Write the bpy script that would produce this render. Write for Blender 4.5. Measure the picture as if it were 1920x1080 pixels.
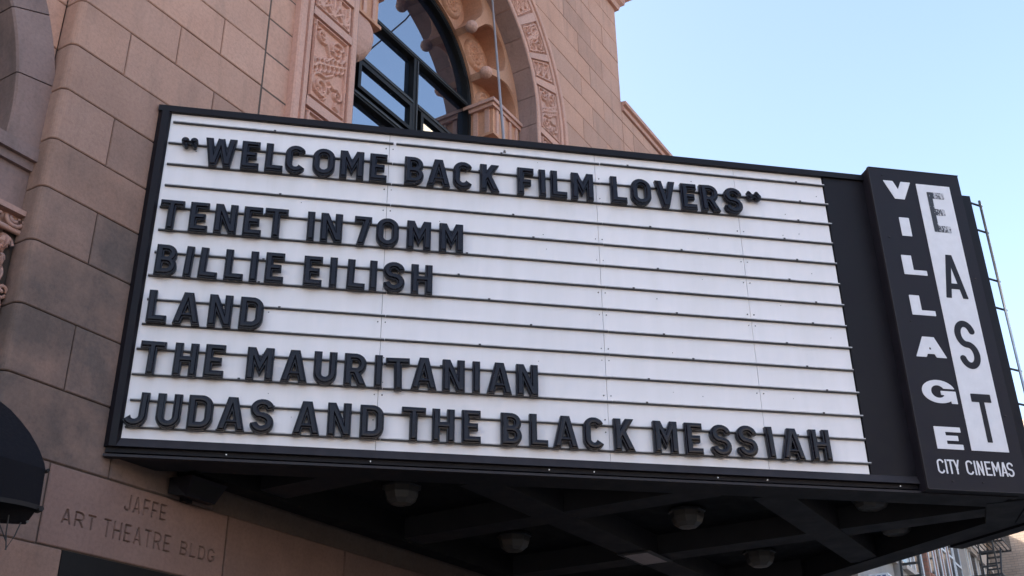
import bpy, math, random
import numpy as np
from mathutils import Matrix, Vector
random.seed(7); rng = np.random.default_rng(7)
scene = bpy.context.scene
for o in list(bpy.data.objects): bpy.data.objects.remove(o)
COL = scene.collection
R_ = math.radians

# ------------------------------------------------------------------ camera
cam_d = bpy.data.cameras.new("camera"); cam = bpy.data.objects.new("camera", cam_d); COL.objects.link(cam)
cam_d.sensor_width = 36; cam_d.lens = 38.0157; cam_d.clip_start = 0.05; cam_d.clip_end = 2000
CR = [[0.51909734, -0.37807527, -0.76654879], [-0.85463465, -0.24190334, -0.45943704], [-0.01172893, 0.8936117, -0.4486876]]
CP = (-4.08306375, -5.33066242, 1.6)
cam.matrix_world = Matrix([CR[0] + [CP[0]], CR[1] + [CP[1]], CR[2] + [CP[2]], [0, 0, 0, 1]])
scene.camera = cam
scene.render.resolution_x, scene.render.resolution_y = 1024, 576

# ------------------------------------------------------------------ sky and sun (the sun stands behind the theatre)
SUN_EL = R_(31); TO_SUN_XY = (-0.52, 0.854)
world = bpy.data.worlds.new("World"); scene.world = world; world.use_nodes = True
wn = world.node_tree.nodes; wl = world.node_tree.links; wn.clear()
sky = wn.new("ShaderNodeTexSky"); sky.sky_type = 'NISHITA'; sky.sun_disc = False
sky.sun_elevation = SUN_EL; sky.sun_rotation = math.atan2(TO_SUN_XY[0], TO_SUN_XY[1])
sky.air_density = 1.0; sky.dust_density = 4.0; sky.ozone_density = 0.3
bg = wn.new("ShaderNodeBackground"); bg.inputs[1].default_value = 0.15
wo = wn.new("ShaderNodeOutputWorld"); wl.new(sky.outputs[0], bg.inputs[0]); wl.new(bg.outputs[0], wo.inputs[0])
sun_d = bpy.data.lights.new("sun", 'SUN'); sun = bpy.data.objects.new("sun", sun_d); COL.objects.link(sun)
sun_d.energy = 3.0; sun_d.angle = R_(0.5); sun_d.color = (1.0, 0.93, 0.82)
ts = Vector((TO_SUN_XY[0] * math.cos(SUN_EL), TO_SUN_XY[1] * math.cos(SUN_EL), math.sin(SUN_EL)))
sun.rotation_euler = (-ts).to_track_quat('-Z', 'Y').to_euler(); sun.location = (0, 0, 40)
vs = scene.view_settings; vs.view_transform = 'Standard'; vs.look = 'None'; vs.gamma = 1.0; vs.use_curve_mapping = False
vs.exposure = 1.9

# ------------------------------------------------------------------ helpers
def mobj(name, verts, faces, mat, parent=None, smooth=False):
    me = bpy.data.meshes.new(name); me.from_pydata([tuple(v) for v in verts], [], [tuple(f) for f in faces]); me.update()
    if smooth: me.polygons.foreach_set("use_smooth", [True] * len(me.polygons))
    me.materials.append(mat)
    o = bpy.data.objects.new(name, me); COL.objects.link(o)
    if parent is not None: o.parent = parent
    return o
def tag(o, label=None, cat=None, group=None, kind=None):
    if label: o["label"] = label
    if cat: o["category"] = cat
    if group: o["group"] = group
    if kind: o["kind"] = kind
    return o
def empty(name, loc=(0, 0, 0), rz=0):
    o = bpy.data.objects.new(name, None); COL.objects.link(o); o.location = loc; o.rotation_euler = (0, 0, rz); o.empty_display_size = 0.2
    return o
class MB:
    def __init__(s): s.v = []; s.f = []
    def add(s, v, f):
        n = len(s.v); s.v += [tuple(p) for p in v]; s.f += [tuple(i + n for i in q) for q in f]; return s
    def box(s, x0, x1, y0, y1, z0, z1):
        return s.add([(x0,y0,z0),(x1,y0,z0),(x1,y1,z0),(x0,y1,z0),(x0,y0,z1),(x1,y0,z1),(x1,y1,z1),(x0,y1,z1)],
                     [(0,3,2,1),(4,5,6,7),(0,1,5,4),(1,2,6,5),(2,3,7,6),(3,0,4,7)])
    def prism(s, poly, z0, z1):
        n = len(poly)
        return s.add([(x, y, z0) for x, y in poly] + [(x, y, z1) for x, y in poly],
                     [tuple(range(n))[::-1], tuple(range(n, 2*n))] + [(i, (i+1) % n, n+(i+1) % n, n+i) for i in range(n)])
    def bar(s, a, b, w, d=None):
        a = Vector(a); b = Vector(b); t = (b-a).normalized(); up = Vector((0,0,1)) if abs(t.z) < .95 else Vector((1,0,0))
        sx = t.cross(up).normalized() * (w/2); sy = t.cross(sx).normalized() * ((d or w)/2)
        return s.add([a-sx-sy,a+sx-sy,a+sx+sy,a-sx+sy,b-sx-sy,b+sx-sy,b+sx+sy,b-sx+sy],[(0,3,2,1),(4,5,6,7),(0,1,5,4),(1,2,6,5),(2,3,7,6),(3,0,4,7)])
    def tube(s, pts, r, n=8):
        pts = [Vector(p) for p in pts]; base = len(s.v)
        for i, p in enumerate(pts):
            t = (pts[min(i+1, len(pts)-1)] - pts[max(i-1, 0)]).normalized(); up = Vector((0,0,1)) if abs(t.z) < .9 else Vector((1,0,0))
            a = t.cross(up).normalized(); b = t.cross(a)
            rr = r[i] if isinstance(r, (list, tuple)) else r
            for k in range(n):
                c = 2*math.pi*k/n; s.v.append(tuple(p + a*math.cos(c)*rr + b*math.sin(c)*rr))
        for i in range(len(pts)-1):
            for k in range(n): s.f.append((base+i*n+k, base+i*n+(k+1) % n, base+(i+1)*n+(k+1) % n, base+(i+1)*n+k))
        s.f.append(tuple(base+k for k in range(n))); s.f.append(tuple(base+(len(pts)-1)*n+k for k in range(n))[::-1])
        return s
    def lathe(s, prof, c=(0,0,0), n=16, ph=0.0):   # prof: (radius, z)
        base = len(s.v)
        for r, z in prof:
            for k in range(n): s.v.append((c[0]+r*math.cos(2*math.pi*k/n+ph), c[1]+r*math.sin(2*math.pi*k/n+ph), c[2]+z))
        for i in range(len(prof)-1):
            for k in range(n): s.f.append((base+i*n+k, base+i*n+(k+1) % n, base+(i+1)*n+(k+1) % n, base+(i+1)*n+k))
        s.f.append(tuple(base+k for k in range(n))[::-1]); s.f.append(tuple(base+(len(prof)-1)*n+k for k in range(n)))
        return s
    def build(s, name, mat, parent=None, smooth=False): return mobj(name, s.v, s.f, mat, parent, smooth)

# ------------------------------------------------------------------ materials
def mat_new(name):
    m = bpy.data.materials.new(name); m.use_nodes = True
    nt = m.node_tree; b = nt.nodes["Principled BSDF"]; return m, nt, b
def N(nt, t, **kw):
    n = nt.nodes.new(t)
    for k, v in kw.items(): setattr(n, k, v)
    return n
def noise(nt, scale, detail=4, rough=.55, src=None):
    n = N(nt, "ShaderNodeTexNoise"); n.inputs["Scale"].default_value = scale; n.inputs["Detail"].default_value = detail; n.inputs["Roughness"].default_value = rough
    if src: nt.links.new(src, n.inputs["Vector"])
    return n
def ramp(nt, fac, stops):
    r = N(nt, "ShaderNodeValToRGB"); nt.links.new(fac, r.inputs[0]); e = r.color_ramp.elements
    while len(e) < len(stops): e.new(0.5)
    for i, (p, c) in enumerate(stops): e[i].position = p; e[i].color = (*c, 1) if len(c) == 3 else c
    return r
def mixc(nt, fac, a, b, mode='MIX'):
    m = N(nt, "ShaderNodeMix"); m.data_type = 'RGBA'; m.blend_type = mode
    if isinstance(fac, (int, float)): m.inputs[0].default_value = fac
    else: nt.links.new(fac, m.inputs[0])
    for i, x in ((6, a), (7, b)):
        if isinstance(x, tuple): m.inputs[i].default_value = (*x, 1)
        else: nt.links.new(x, m.inputs[i])
    return m.outputs[2]
def bump(nt, b, h, strength, dist=.01):
    n = N(nt, "ShaderNodeBump"); n.inputs["Strength"].default_value = strength; n.inputs["Distance"].default_value = dist
    nt.links.new(h, n.inputs["Height"]); nt.links.new(n.outputs[0], b.inputs["Normal"]); return n
def stone_mat(name, c0, c1, var=.22, stain=(.11, .095, .085), stain_amt=.5, warm=(1.04, .99, .945)):
    m, nt, b = mat_new(name); L = nt.links
    geo = N(nt, "ShaderNodeNewGeometry"); oi = N(nt, "ShaderNodeObjectInfo")
    off = N(nt, "ShaderNodeVectorMath", operation='ADD'); L.new(geo.outputs["Position"], off.inputs[0]); L.new(oi.outputs["Location"], off.inputs[1])
    big = noise(nt, 2.3, 5, .6, geo.outputs["Position"]); fine = noise(nt, 42, 5, .65, geo.outputs["Position"]); grain = noise(nt, 260, 2, .6, geo.outputs["Position"])
    st = N(nt, "ShaderNodeMapping"); L.new(geo.outputs["Position"], st.inputs[0]); st.inputs["Scale"].default_value = (5.5, 5.5, .9)
    strk = noise(nt, 1.0, 6, .62, st.outputs[0])
    col = mixc(nt, ramp(nt, big.outputs[0], [(.3, (0,0,0)), (.7, (1,1,1))]).outputs[0], c0, c1)
    rnd = ramp(nt, oi.outputs["Random"], [(0, (1-var, 1-var*1.05, 1-var*1.1)), (.45, (1, 1, 1)), (.75, warm), (1, (1+var*.45, 1+var*.42, 1+var*.4))])
    rnd.color_ramp.interpolation = 'LINEAR'
    col = mixc(nt, 1.0, col, rnd.outputs[0], 'MULTIPLY')
    fr = ramp(nt, fine.outputs[0], [(.28, (.82, .82, .82)), (.55, (1, 1, 1)), (.8, (1.08, 1.06, 1.04))])
    col = mixc(nt, 1.0, col, fr.outputs[0], 'MULTIPLY')
    gr = ramp(nt, grain.outputs[0], [(.3, (.93, .93, .93)), (.7, (1.05, 1.05, 1.05))]); col = mixc(nt, 1.0, col, gr.outputs[0], 'MULTIPLY')
    sm = ramp(nt, strk.outputs[0], [(.52, (0, 0, 0)), (.74, (stain_amt,)*3)])
    col = mixc(nt, sm.outputs[0], col, stain)
    at = N(nt, "ShaderNodeAttribute"); at.attribute_type = 'OBJECT'; at.attribute_name = 'darkening'      # darkens and greys the single stone
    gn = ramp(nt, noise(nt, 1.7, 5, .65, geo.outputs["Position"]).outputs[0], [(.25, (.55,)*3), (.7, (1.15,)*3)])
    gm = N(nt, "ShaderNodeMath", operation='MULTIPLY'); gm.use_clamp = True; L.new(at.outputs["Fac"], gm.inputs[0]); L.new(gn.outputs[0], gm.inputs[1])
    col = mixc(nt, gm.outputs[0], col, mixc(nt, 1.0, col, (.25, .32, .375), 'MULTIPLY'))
    L.new(col, b.inputs["Base Color"]); b.inputs["Roughness"].default_value = .86; b.inputs["Specular IOR Level"].default_value = .25
    mx = N(nt, "ShaderNodeMath", operation='ADD'); L.new(fine.outputs[0], mx.inputs[0]); L.new(grain.outputs[0], mx.inputs[1])
    bump(nt, b, mx.outputs[0], .35, .004)
    return m
def plain_mat(name, col, rough=.5, metal=0, spec=.5, nscale=30, namt=.12, bumpamt=.0, col2=None):
    m, nt, b = mat_new(name); L = nt.links
    geo = N(nt, "ShaderNodeNewGeometry"); n = noise(nt, nscale, 5, .6, geo.outputs["Position"])
    lo = tuple(c*(1-namt) for c in col); hi = col2 or tuple(min(1, c*(1+namt)) for c in col)
    r = ramp(nt, n.outputs[0], [(.3, lo), (.7, hi)]); L.new(r.outputs[0], b.inputs["Base Color"])
    rr = ramp(nt, n.outputs[0], [(.3, (rough*.85,)*3), (.7, (min(1, rough*1.15),)*3)]); L.new(rr.outputs[0], b.inputs["Roughness"])
    b.inputs["Metallic"].default_value = metal; b.inputs["Specular IOR Level"].default_value = spec
    if bumpamt: bump(nt, b, n.outputs[0], bumpamt, .01)
    return m
M = {}
M['stone'] = stone_mat("limestone", (.525, .308, .232), (.58, .352, .27), .13, stain_amt=.3)
M['mortar'] = stone_mat("mortar", (.10, .075, .065), (.13, .1, .085), .05)
M['terra'] = stone_mat("carved_terracotta", (.58, .345, .28), (.62, .378, .308), .06, stain=(.25, .16, .125), stain_amt=.2)
M['terra_in'] = stone_mat("inner_terracotta", (.55, .29, .19), (.60, .33, .22), .08, stain=(.2, .1, .06), stain_amt=.35)
M['pinkstone'] = stone_mat("pink_stone", (.33, .222, .20), (.38, .262, .236), .10)
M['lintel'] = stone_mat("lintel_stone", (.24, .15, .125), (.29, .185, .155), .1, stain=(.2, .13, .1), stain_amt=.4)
M['black'] = plain_mat("black_painted_metal", (.0085, .007, .0105), .55, 0, .2, 9, .25, .05)
M['black_lip'] = plain_mat("dusty_black_metal", (.026, .022, .026), .6, 0, .3, 14, .25, .04)
M['soffit'] = plain_mat("black_soffit_paint", (.006, .006, .007), .7, 0, .2, 6, .3)
M['beam'] = plain_mat("charcoal_beam_paint", (.021, .021, .025), .6, 0, .3, 5, .2)
M['letter'] = plain_mat("black_letter_plastic", (.0095, .0078, .0135), .24, 0, .27, 22, .25)
M['rail_dark'] = plain_mat("shaded_rail", (.045, .042, .045), .5, .3, .5, 18, .4)  # shadow below each rail lip put into this dark body colour
M['rail_lip'] = plain_mat("aluminium_rail_lip", (.55, .53, .53), .5, .15, .5, 11, .25)
M['screw'] = plain_mat("dark_screw", (.04, .035, .035), .5)
M['bright_screw'] = plain_mat("zinc_screw", (.62, .61, .6), .35, .6)
M['frame'] = plain_mat("bronze_window_frame", (.006, .0056, .006), .5, 0, .2, 20, .3)
M['gasket'] = plain_mat("grey_window_trim", (.03, .03, .032), .5, 0, .35)
M['white_sign'] = plain_mat("white_sign_vinyl", (.70, .69, .73), .5, 0, .4, 12, .05)
M['black_vinyl'] = plain_mat("black_sign_vinyl", (.010, .009, .014), .5, 0, .25)
M['sign_face'] = plain_mat("black_sign_face", (.0125, .0105, .016), .55, 0, .22, 7, .25, .03)
M['lamp_glass'] = plain_mat("smoked_lamp_glass", (.085, .078, .07), .3, 0, .4, 4, .15)
M['lamp_rim'] = plain_mat("black_lamp_rim", (.03, .03, .032), .4)
M['pane_panel'] = plain_mat("frosted_light_panel", (.40, .34, .34), .4, 0, .5, 16, .2)
M['canvas'] = plain_mat("black_canvas", (.0065, .006, .0085), .8, 0, .15, 60, .3, .2)
M['hem'] = plain_mat("faded_canvas_hem", (.022, .02, .02), .8, 0, .2)
M['wire'] = plain_mat("grey_steel_wire", (.30, .28, .27), .45, .5)
M['steel'] = plain_mat("galvanised_pipe", (.45, .47, .5), .35, .7)
M['iron'] = plain_mat("black_iron", (.02, .02, .022), .55)
M['asphalt'] = plain_mat("asphalt", (.05, .05, .052), .9, 0, .3, 25, .25, .3)
M['sidewalk'] = plain_mat("concrete_sidewalk", (.15, .135, .12), .9, 0, .3, 6, .15, .2)
M['ground'] = plain_mat("city_ground", (.12, .115, .11), .95, 0, .2, .3, .2)
M['kerb'] = plain_mat("granite_kerb", (.3, .3, .3), .8)
M['cream'] = plain_mat("cream_render", (.72, .64, .52), .85, 0, .3, .8, .06)
M['tanbrick'] = plain_mat("tan_brick_far", (.17, .12, .095), .9, 0, .3, 1.1, .12)
M['greywall'] = plain_mat("grey_stucco", (.36, .34, .33), .9, 0, .3, 1.5, .18)
M['redbrick'] = plain_mat("red_brick_far", (.36, .17, .12), .9, 0, .3, 1.7, .15)
M['palestone'] = plain_mat("pale_stone_trim", (.52, .46, .42), .8, 0, .3, 2, .12)
M['brownbrick'] = plain_mat("brown_brick_far", (.34, .24, .18), .9, 0, .3, 2.0, .14)
M['white_paint'] = plain_mat("white_paint", (.72, .73, .76), .6)
M['bluegrille'] = plain_mat("blue_grille", (.10, .13, .28), .5)
def glass_mat(name, tint, rough=.02, base=(.02, .025, .04), refl=.45):
    m, nt, b = mat_new(name); L = nt.links
    geo = N(nt, "ShaderNodeNewGeometry"); n = noise(nt, 1.3, 2, .5, geo.outputs["Position"])
    gl = N(nt, "ShaderNodeBsdfGlossy"); gl.inputs["Color"].default_value = (*tint, 1); gl.inputs["Roughness"].default_value = rough
    df = N(nt, "ShaderNodeBsdfDiffuse"); df.inputs["Color"].default_value = (*base, 1)
    mx = N(nt, "ShaderNodeMixShader"); mx.inputs[0].default_value = refl; L.new(df.outputs[0], mx.inputs[1]); L.new(gl.outputs[0], mx.inputs[2])
    bp = N(nt, "ShaderNodeBump"); bp.inputs["Strength"].default_value = .05; bp.inputs["Distance"].default_value = .02
    L.new(n.outputs[0], bp.inputs["Height"]); L.new(bp.outputs[0], gl.inputs["Normal"])
    L.new(mx.outputs[0], nt.nodes["Material Output"].inputs[0]); return m
M['glass'] = glass_mat("reflective_window_glass", (.85, .92, 1.0), .015, (.012, .015, .025), .40)
M['glass_far'] = glass_mat("far_window_glass", (.8, .85, .9), .05, (.03, .03, .035), .4)
M['glass_dark'] = glass_mat("dark_door_glass", (.5, .5, .55), .08, (.004, .004, .0045), .03)
# white letter-board plastic, faintly dirty, each sheet a touch different
def panel_mat():
    m, nt, b = mat_new("white_letterboard_plastic"); L = nt.links
    geo = N(nt, "ShaderNodeNewGeometry"); oi = N(nt, "ShaderNodeObjectInfo")
    mp = N(nt, "ShaderNodeMapping"); L.new(geo.outputs["Position"], mp.inputs[0]); mp.inputs["Scale"].default_value = (9, 9, .7)
    n = noise(nt, 1, 5, .6, mp.outputs[0]); n2 = noise(nt, 60, 3, .6, geo.outputs["Position"]); n3 = noise(nt, 1.1, 3, .5, geo.outputs["Position"])
    c = ramp(nt, n.outputs[0], [(.30, (.78, .745, .75)), (.62, (.83, .79, .805)), (.8, (.84, .80, .82))]).outputs[0]
    c = mixc(nt, ramp(nt, n2.outputs[0], [(.68, (0,0,0)), (.82, (.25,.25,.25))]).outputs[0], c, (.45, .42, .4))
    c = mixc(nt, ramp(nt, n3.outputs[0], [(.45, (0,0,0)), (.75, (.22,.22,.22))]).outputs[0], c, (.68, .66, .69))
    c = mixc(nt, 1.0, c, ramp(nt, oi.outputs["Random"], [(0, (.965,.965,.975)), (1, (1,1,1))]).outputs[0], 'MULTIPLY')
    L.new(c, b.inputs["Base Color"]); b.inputs["Roughness"].default_value = .38; b.inputs["Specular IOR Level"].default_value = .4
    bump(nt, b, n3.outputs[0], .25, .02); return m
M['panel'] = panel_mat()
def worn_mat():
    m, nt, b = mat_new("peeling_black_vinyl"); L = nt.links
    tc = N(nt, "ShaderNodeTexCoord"); sp = N(nt, "ShaderNodeSeparateXYZ"); L.new(tc.outputs["Object"], sp.inputs[0])
    mp = N(nt, "ShaderNodeMapping"); L.new(tc.outputs["Object"], mp.inputs[0]); mp.inputs["Scale"].default_value = (1, 1, .55)
    n = noise(nt, 70, 4, .7, mp.outputs[0])
    edge = ramp(nt, sp.outputs[0], [(.03, (0,0,0)), (.06, (.16,.16,.16)), (.14, (.24,.24,.24))])
    ad = N(nt, "ShaderNodeMath", operation='ADD'); L.new(n.outputs[0], ad.inputs[0]); L.new(edge.outputs[0], ad.inputs[1])
    r = ramp(nt, ad.outputs[0], [(.62, (.02, .02, .026)), (.74, (.5, .49, .52))])
    L.new(r.outputs[0], b.inputs["Base Color"]); b.inputs["Roughness"].default_value = .5; return m
M['worn'] = worn_mat()
def brick_far(name, c1, c2, mortar, axis):
    m, nt, b = mat_new(name); L = nt.links
    geo = N(nt, "ShaderNodeNewGeometry"); sp = N(nt, "ShaderNodeSeparateXYZ"); L.new(geo.outputs["Position"], sp.inputs[0])
    cb = N(nt, "ShaderNodeCombineXYZ"); L.new(sp.outputs[axis], cb.inputs[0]); L.new(sp.outputs[2], cb.inputs[1])
    br = N(nt, "ShaderNodeTexBrick"); L.new(cb.outputs[0], br.inputs[0]); br.inputs["Scale"].default_value = 1.0
    br.inputs["Brick Width"].default_value = .24; br.inputs["Row Height"].default_value = .085; br.inputs["Mortar Size"].default_value = .01
    br.inputs["Color1"].default_value = (*c1, 1); br.inputs["Color2"].default_value = (*c2, 1); br.inputs["Mortar"].default_value = (*mortar, 1)
    n = noise(nt, .9, 5, .6, geo.outputs["Position"])
    c = mixc(nt, 1.0, br.outputs[0], ramp(nt, n.outputs[0], [(.3, (.75,.75,.75)), (.7, (1.1,1.1,1.1))]).outputs[0], 'MULTIPLY')
    L.new(c, b.inputs["Base Color"]); b.inputs["Roughness"].default_value = .9; return m
M['brick_side'] = brick_far("brown_brick_courses", (.46, .36, .29), (.40, .31, .25), (.28, .23, .2), 1)
M['brick_front'] = brick_far("red_brick_courses", (.40, .19, .14), (.33, .15, .11), (.25, .18, .15), 0)

# ------------------------------------------------------------------ the setting: ground, road, pavements
def sheet(name, x0, x1, y0, y1, z, mat): return tag(MB().add([(x0,y0,z),(x1,y0,z),(x1,y1,z),(x0,y1,z)], [(0,1,2,3)]).build(name, mat), kind='structure')
sheet('ground', -600, 600, -600, 600, -.16, M['ground'])
sheet('road', -300, 300, -20.5, -6.0, -.14, M['asphalt'])
tag(MB().box(-300, 300, -5.85, 3.0, -.13, 0.0).build('sidewalk', M['sidewalk']), kind='structure')
tag(MB().box(-300, 300, -6.0, -5.85, -.13, -.003).build('kerb', M['kerb']), kind='structure')
tag(MB().box(-300, 300, -26, -20.5, -.13, 0.0).build('far_sidewalk', M['sidewalk']), kind='structure')

# ------------------------------------------------------------------ glyphs: strokes -> distance field -> raised mesh
def g_seg(X, Y, x0, y0, x1, y1, h, ext=0.0):
    dx, dy = x1-x0, y1-y0; L = math.hypot(dx, dy); tx, ty = dx/L, dy/L
    al = (X-x0)*tx + (Y-y0)*ty; pe = np.abs(-(X-x0)*ty + (Y-y0)*tx)
    return np.minimum(h-pe, np.minimum(al+ext, L-al+ext))
def g_rbox(X, Y, x0, y0, x1, y1, h, rl, rr, rb=None, rt=None):     # stroke along a rounded rectangle
    cx, cy = (x0+x1)/2, (y0+y1)/2; hx, hy = (x1-x0)/2, (y1-y0)/2
    r = np.where(X > cx, rr, rl)
    if rb is not None: r = np.where(Y < cy, rb, rt)
    r = np.minimum(r, min(hx, hy))
    qx, qy = np.abs(X-cx)-hx+r, np.abs(Y-cy)-hy+r
    d = np.hypot(np.maximum(qx, 0), np.maximum(qy, 0)) + np.minimum(np.maximum(qx, qy), 0) - r
    return h - np.abs(d)
def g_poly(X, Y, pts, h):
    best = np.full(X.shape, 1e9)
    for (x0, y0), (x1, y1) in zip(pts[:-1], pts[1:]):
        dx, dy = x1-x0, y1-y0; L2 = dx*dx+dy*dy+1e-12
        t = np.clip(((X-x0)*dx+(Y-y0)*dy)/L2, 0, 1); best = np.minimum(best, np.hypot(X-x0-t*dx, Y-y0-t*dy))
    return h - best
def glyph_field(ch, W, H, h, hh, X, Y):
    S = []
    box = np.minimum(np.minimum(Y, H-Y), np.minimum(X, W-X) + 1e-4)
    V = lambda x, y0=0, y1=H: S.append(g_seg(X, Y, x, y0, x, y1, h))
    Z = lambda y, x0=0, x1=W: S.append(g_seg(X, Y, x0, y, x1, y, hh))
    def dg(x0, y0, x1, y1, hd=h): S.append(np.minimum(g_seg(X, Y, x0, y0, x1, y1, hd, .5*H), np.minimum(Y, H-Y)))
    hx = lambda dx, dy: h*math.hypot(dx, dy)/abs(dy)
    if ch == 'I': V(W/2)
    elif ch == 'L': V(h); Z(hh)
    elif ch == 'E': V(h); Z(hh); Z(H-hh); Z(H*.5, 0, W*.86)
    elif ch == 'F': V(h); Z(H-hh); Z(H*.46, 0, W*.84)
    elif ch == 'H': V(h); V(W-h); Z(H*.5, h, W-h)
    elif ch == 'T': Z(H-hh); V(W/2)
    elif ch == 'N': V(h); V(W-h); dg(h*1.0, H, W-h*1.0, 0, h*.92)
    elif ch == 'M': 
        V(h); V(W-h); y = H*.40
        S.append(np.where(X <= W/2, np.minimum(g_seg(X, Y, h*1.05, H, W/2, y, h*.92, .5*H), H-Y), -1.0)); S.append(np.where(X > W/2, np.minimum(g_seg(X, Y, W-h*1.05, H, W/2, y, h*.92, .5*H), H-Y), -1.0))
    elif ch == 'V':
        k = hx(W/2, H); dg(k, H, W/2, 0); dg(W-k, H, W/2, 0)
    elif ch == 'W':
        k = h*1.04; a, b = W*.285, W*.715
        dg(k, H, a, 0); dg(W-k, H, b, 0); S.append(np.minimum(g_seg(X, Y, a, 0, W/2, H*.96, h*.95, .004), np.minimum(Y, H-Y))); S.append(np.minimum(g_seg(X, Y, b, 0, W/2, H*.96, h*.95, .004), np.minimum(Y, H-Y)))
    elif ch == 'A':
        k = hx(W*.35, H); dg(k, 0, W/2-h*.14, H); dg(W-k, 0, W/2+h*.14, H)
        S.append(np.minimum(g_seg(X, Y, 0, H*.27, W, H*.27, hh*.72), np.minimum(X-W*.16, W*.84-X)))
    elif ch == 'K':
        V(h); dg(h*.9, H*.36, W-h*1.25, H); S.append(np.minimum(g_seg(X, Y, W*.42, H*.56, W-h*1.08, 0, h, .3*H), np.minimum(Y, H*.66-Y)))
    elif ch == 'O': S.append(g_rbox(X, Y, h, h, W-h, H-h, h, 9, 9))
    elif ch in 'CG':
        d = g_rbox(X, Y, h, h, W-h, H-h, h, 9, 9)
        if ch == 'C':
            c = np.maximum(W*.52-X, np.abs(Y-H*.5) - H*.125 - (X-W*.52)*.7); S.append(np.minimum(d, c))
        else:
            if h < .01:
                c = np.maximum(W*.55-X, np.maximum(H*.42-Y, Y-H*.74)); S.append(np.minimum(d, c)); S.append(g_seg(X, Y, W*.55, H*.42, W, H*.42, hh))
            else:
                outer = (1-np.hypot((X-.5*W)/(.5*W), (Y-.5*H)/(.5*H)))*.5*H; inner = (np.hypot((X-.475*W)/(.205*W), (Y-.5*H)/(.27*H))-1)*.2*H
                S.append(np.minimum(np.minimum(outer, inner), np.maximum(.5*W-X, np.maximum(.535*H-Y, Y-.635*H))))
                S.append(np.minimum(np.minimum(X-.55*W, W-X), np.minimum(Y-.36*H, .535*H-Y))); S.append(np.minimum(np.minimum(X-.82*W, W-X), np.minimum(Y-.0, .535*H-Y)))
    elif ch == 'D': S.append(g_rbox(X, Y, h, h, W-h, H-h, h, 0, .36*H)); V(h)
    elif ch == 'B':
        V(h); S.append(g_rbox(X, Y, h, h, W-h, H*.5, h*.96, 0, 9)); S.append(g_rbox(X, Y, h, H*.5, W-h*1.2, H-h, h*.96, 0, 9))
    elif ch == 'R':
        V(h); S.append(g_rbox(X, Y, h, H*.44, W-h*1.15, H-h, h*.96, 0, 9)); S.append(np.minimum(g_seg(X, Y, W*.46, H*.5, W-h*1.05, 0, h, .3*H), np.minimum(Y, H*.5-Y)))
    elif ch == 'U': S.append(np.minimum(g_rbox(X, Y, h, h, W-h, H*1.6, h, 0, 0, W/2-h, 0), H-Y))
    elif ch == 'J':
        d = np.minimum(g_rbox(X, Y, h*.9, h, W-h, H*1.6, h, 0, 0, W/2-h*.9, 0), H-Y)
        S.append(np.minimum(d, np.maximum(X-W*.5, H*.27-Y+(X-W*.2)*.8)))
    elif ch == 'S':
        rx, ry = W/2-h, (H/2-h)/2; p = []
        for a in np.linspace(18, 270, 26): p.append((W/2+rx*math.cos(R_(a)), H-h-ry+ry*math.sin(R_(a))))
        for a in np.linspace(90, -160, 26)[1:]: p.append((W/2+rx*math.cos(R_(a)), h+ry+ry*math.sin(R_(a))))
        d = g_poly(X, Y, p, h); d = np.minimum(d, np.maximum(W*.60-X, np.maximum(Y-H*.675-(X-W*.8)*.25, H*.595-Y))); d = np.minimum(d, np.maximum(X-W*.40, np.maximum(H*.325-Y-(W*.2-X)*.25, Y-H*.405)))
        S.append(d)
    elif ch == 'Y': V(W/2, 0, H*.5); dg2 = lambda x: S.append(np.minimum(g_seg(X, Y, x, H, W/2, H*.42, h, .02), np.minimum(H-Y, Y-H*.3))); dg2(h); dg2(W-h)
    elif ch == '7': Z(H-hh); S.append(np.minimum(g_seg(X, Y, W-h*.95, H, W*.36, 0, h, .3*H), np.minimum(Y, H-Y)))
    elif ch in 'qQ':     # pair of quotation commas
        r = W*.235
        for cx in (r, W-r):
            if ch == 'q':
                S.append(r - np.hypot(X-cx, Y-(H-r))); S.append(g_poly(X, Y, [(cx-r*.35, H-r), (cx-r*.3, H-1.9*r), (cx+r*.35, r*.55)], r*.5))
            else:
                S.append(r - np.hypot(X-cx, Y-(H-r)*.62)); S.append(g_poly(X, Y, [(cx+r*.35, r*.9), (cx+r*.45, H*.5), (cx-r*.35, H-r*.5)], r*.5))
        S.append(g_seg(X, Y, r, H*.52, W-r, H*.52, r*.55))
    d = S[0]
    for s in S[1:]: d = np.maximum(d, s)
    if ch not in 'qQ': d = np.minimum(d, box)
    return d
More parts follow.
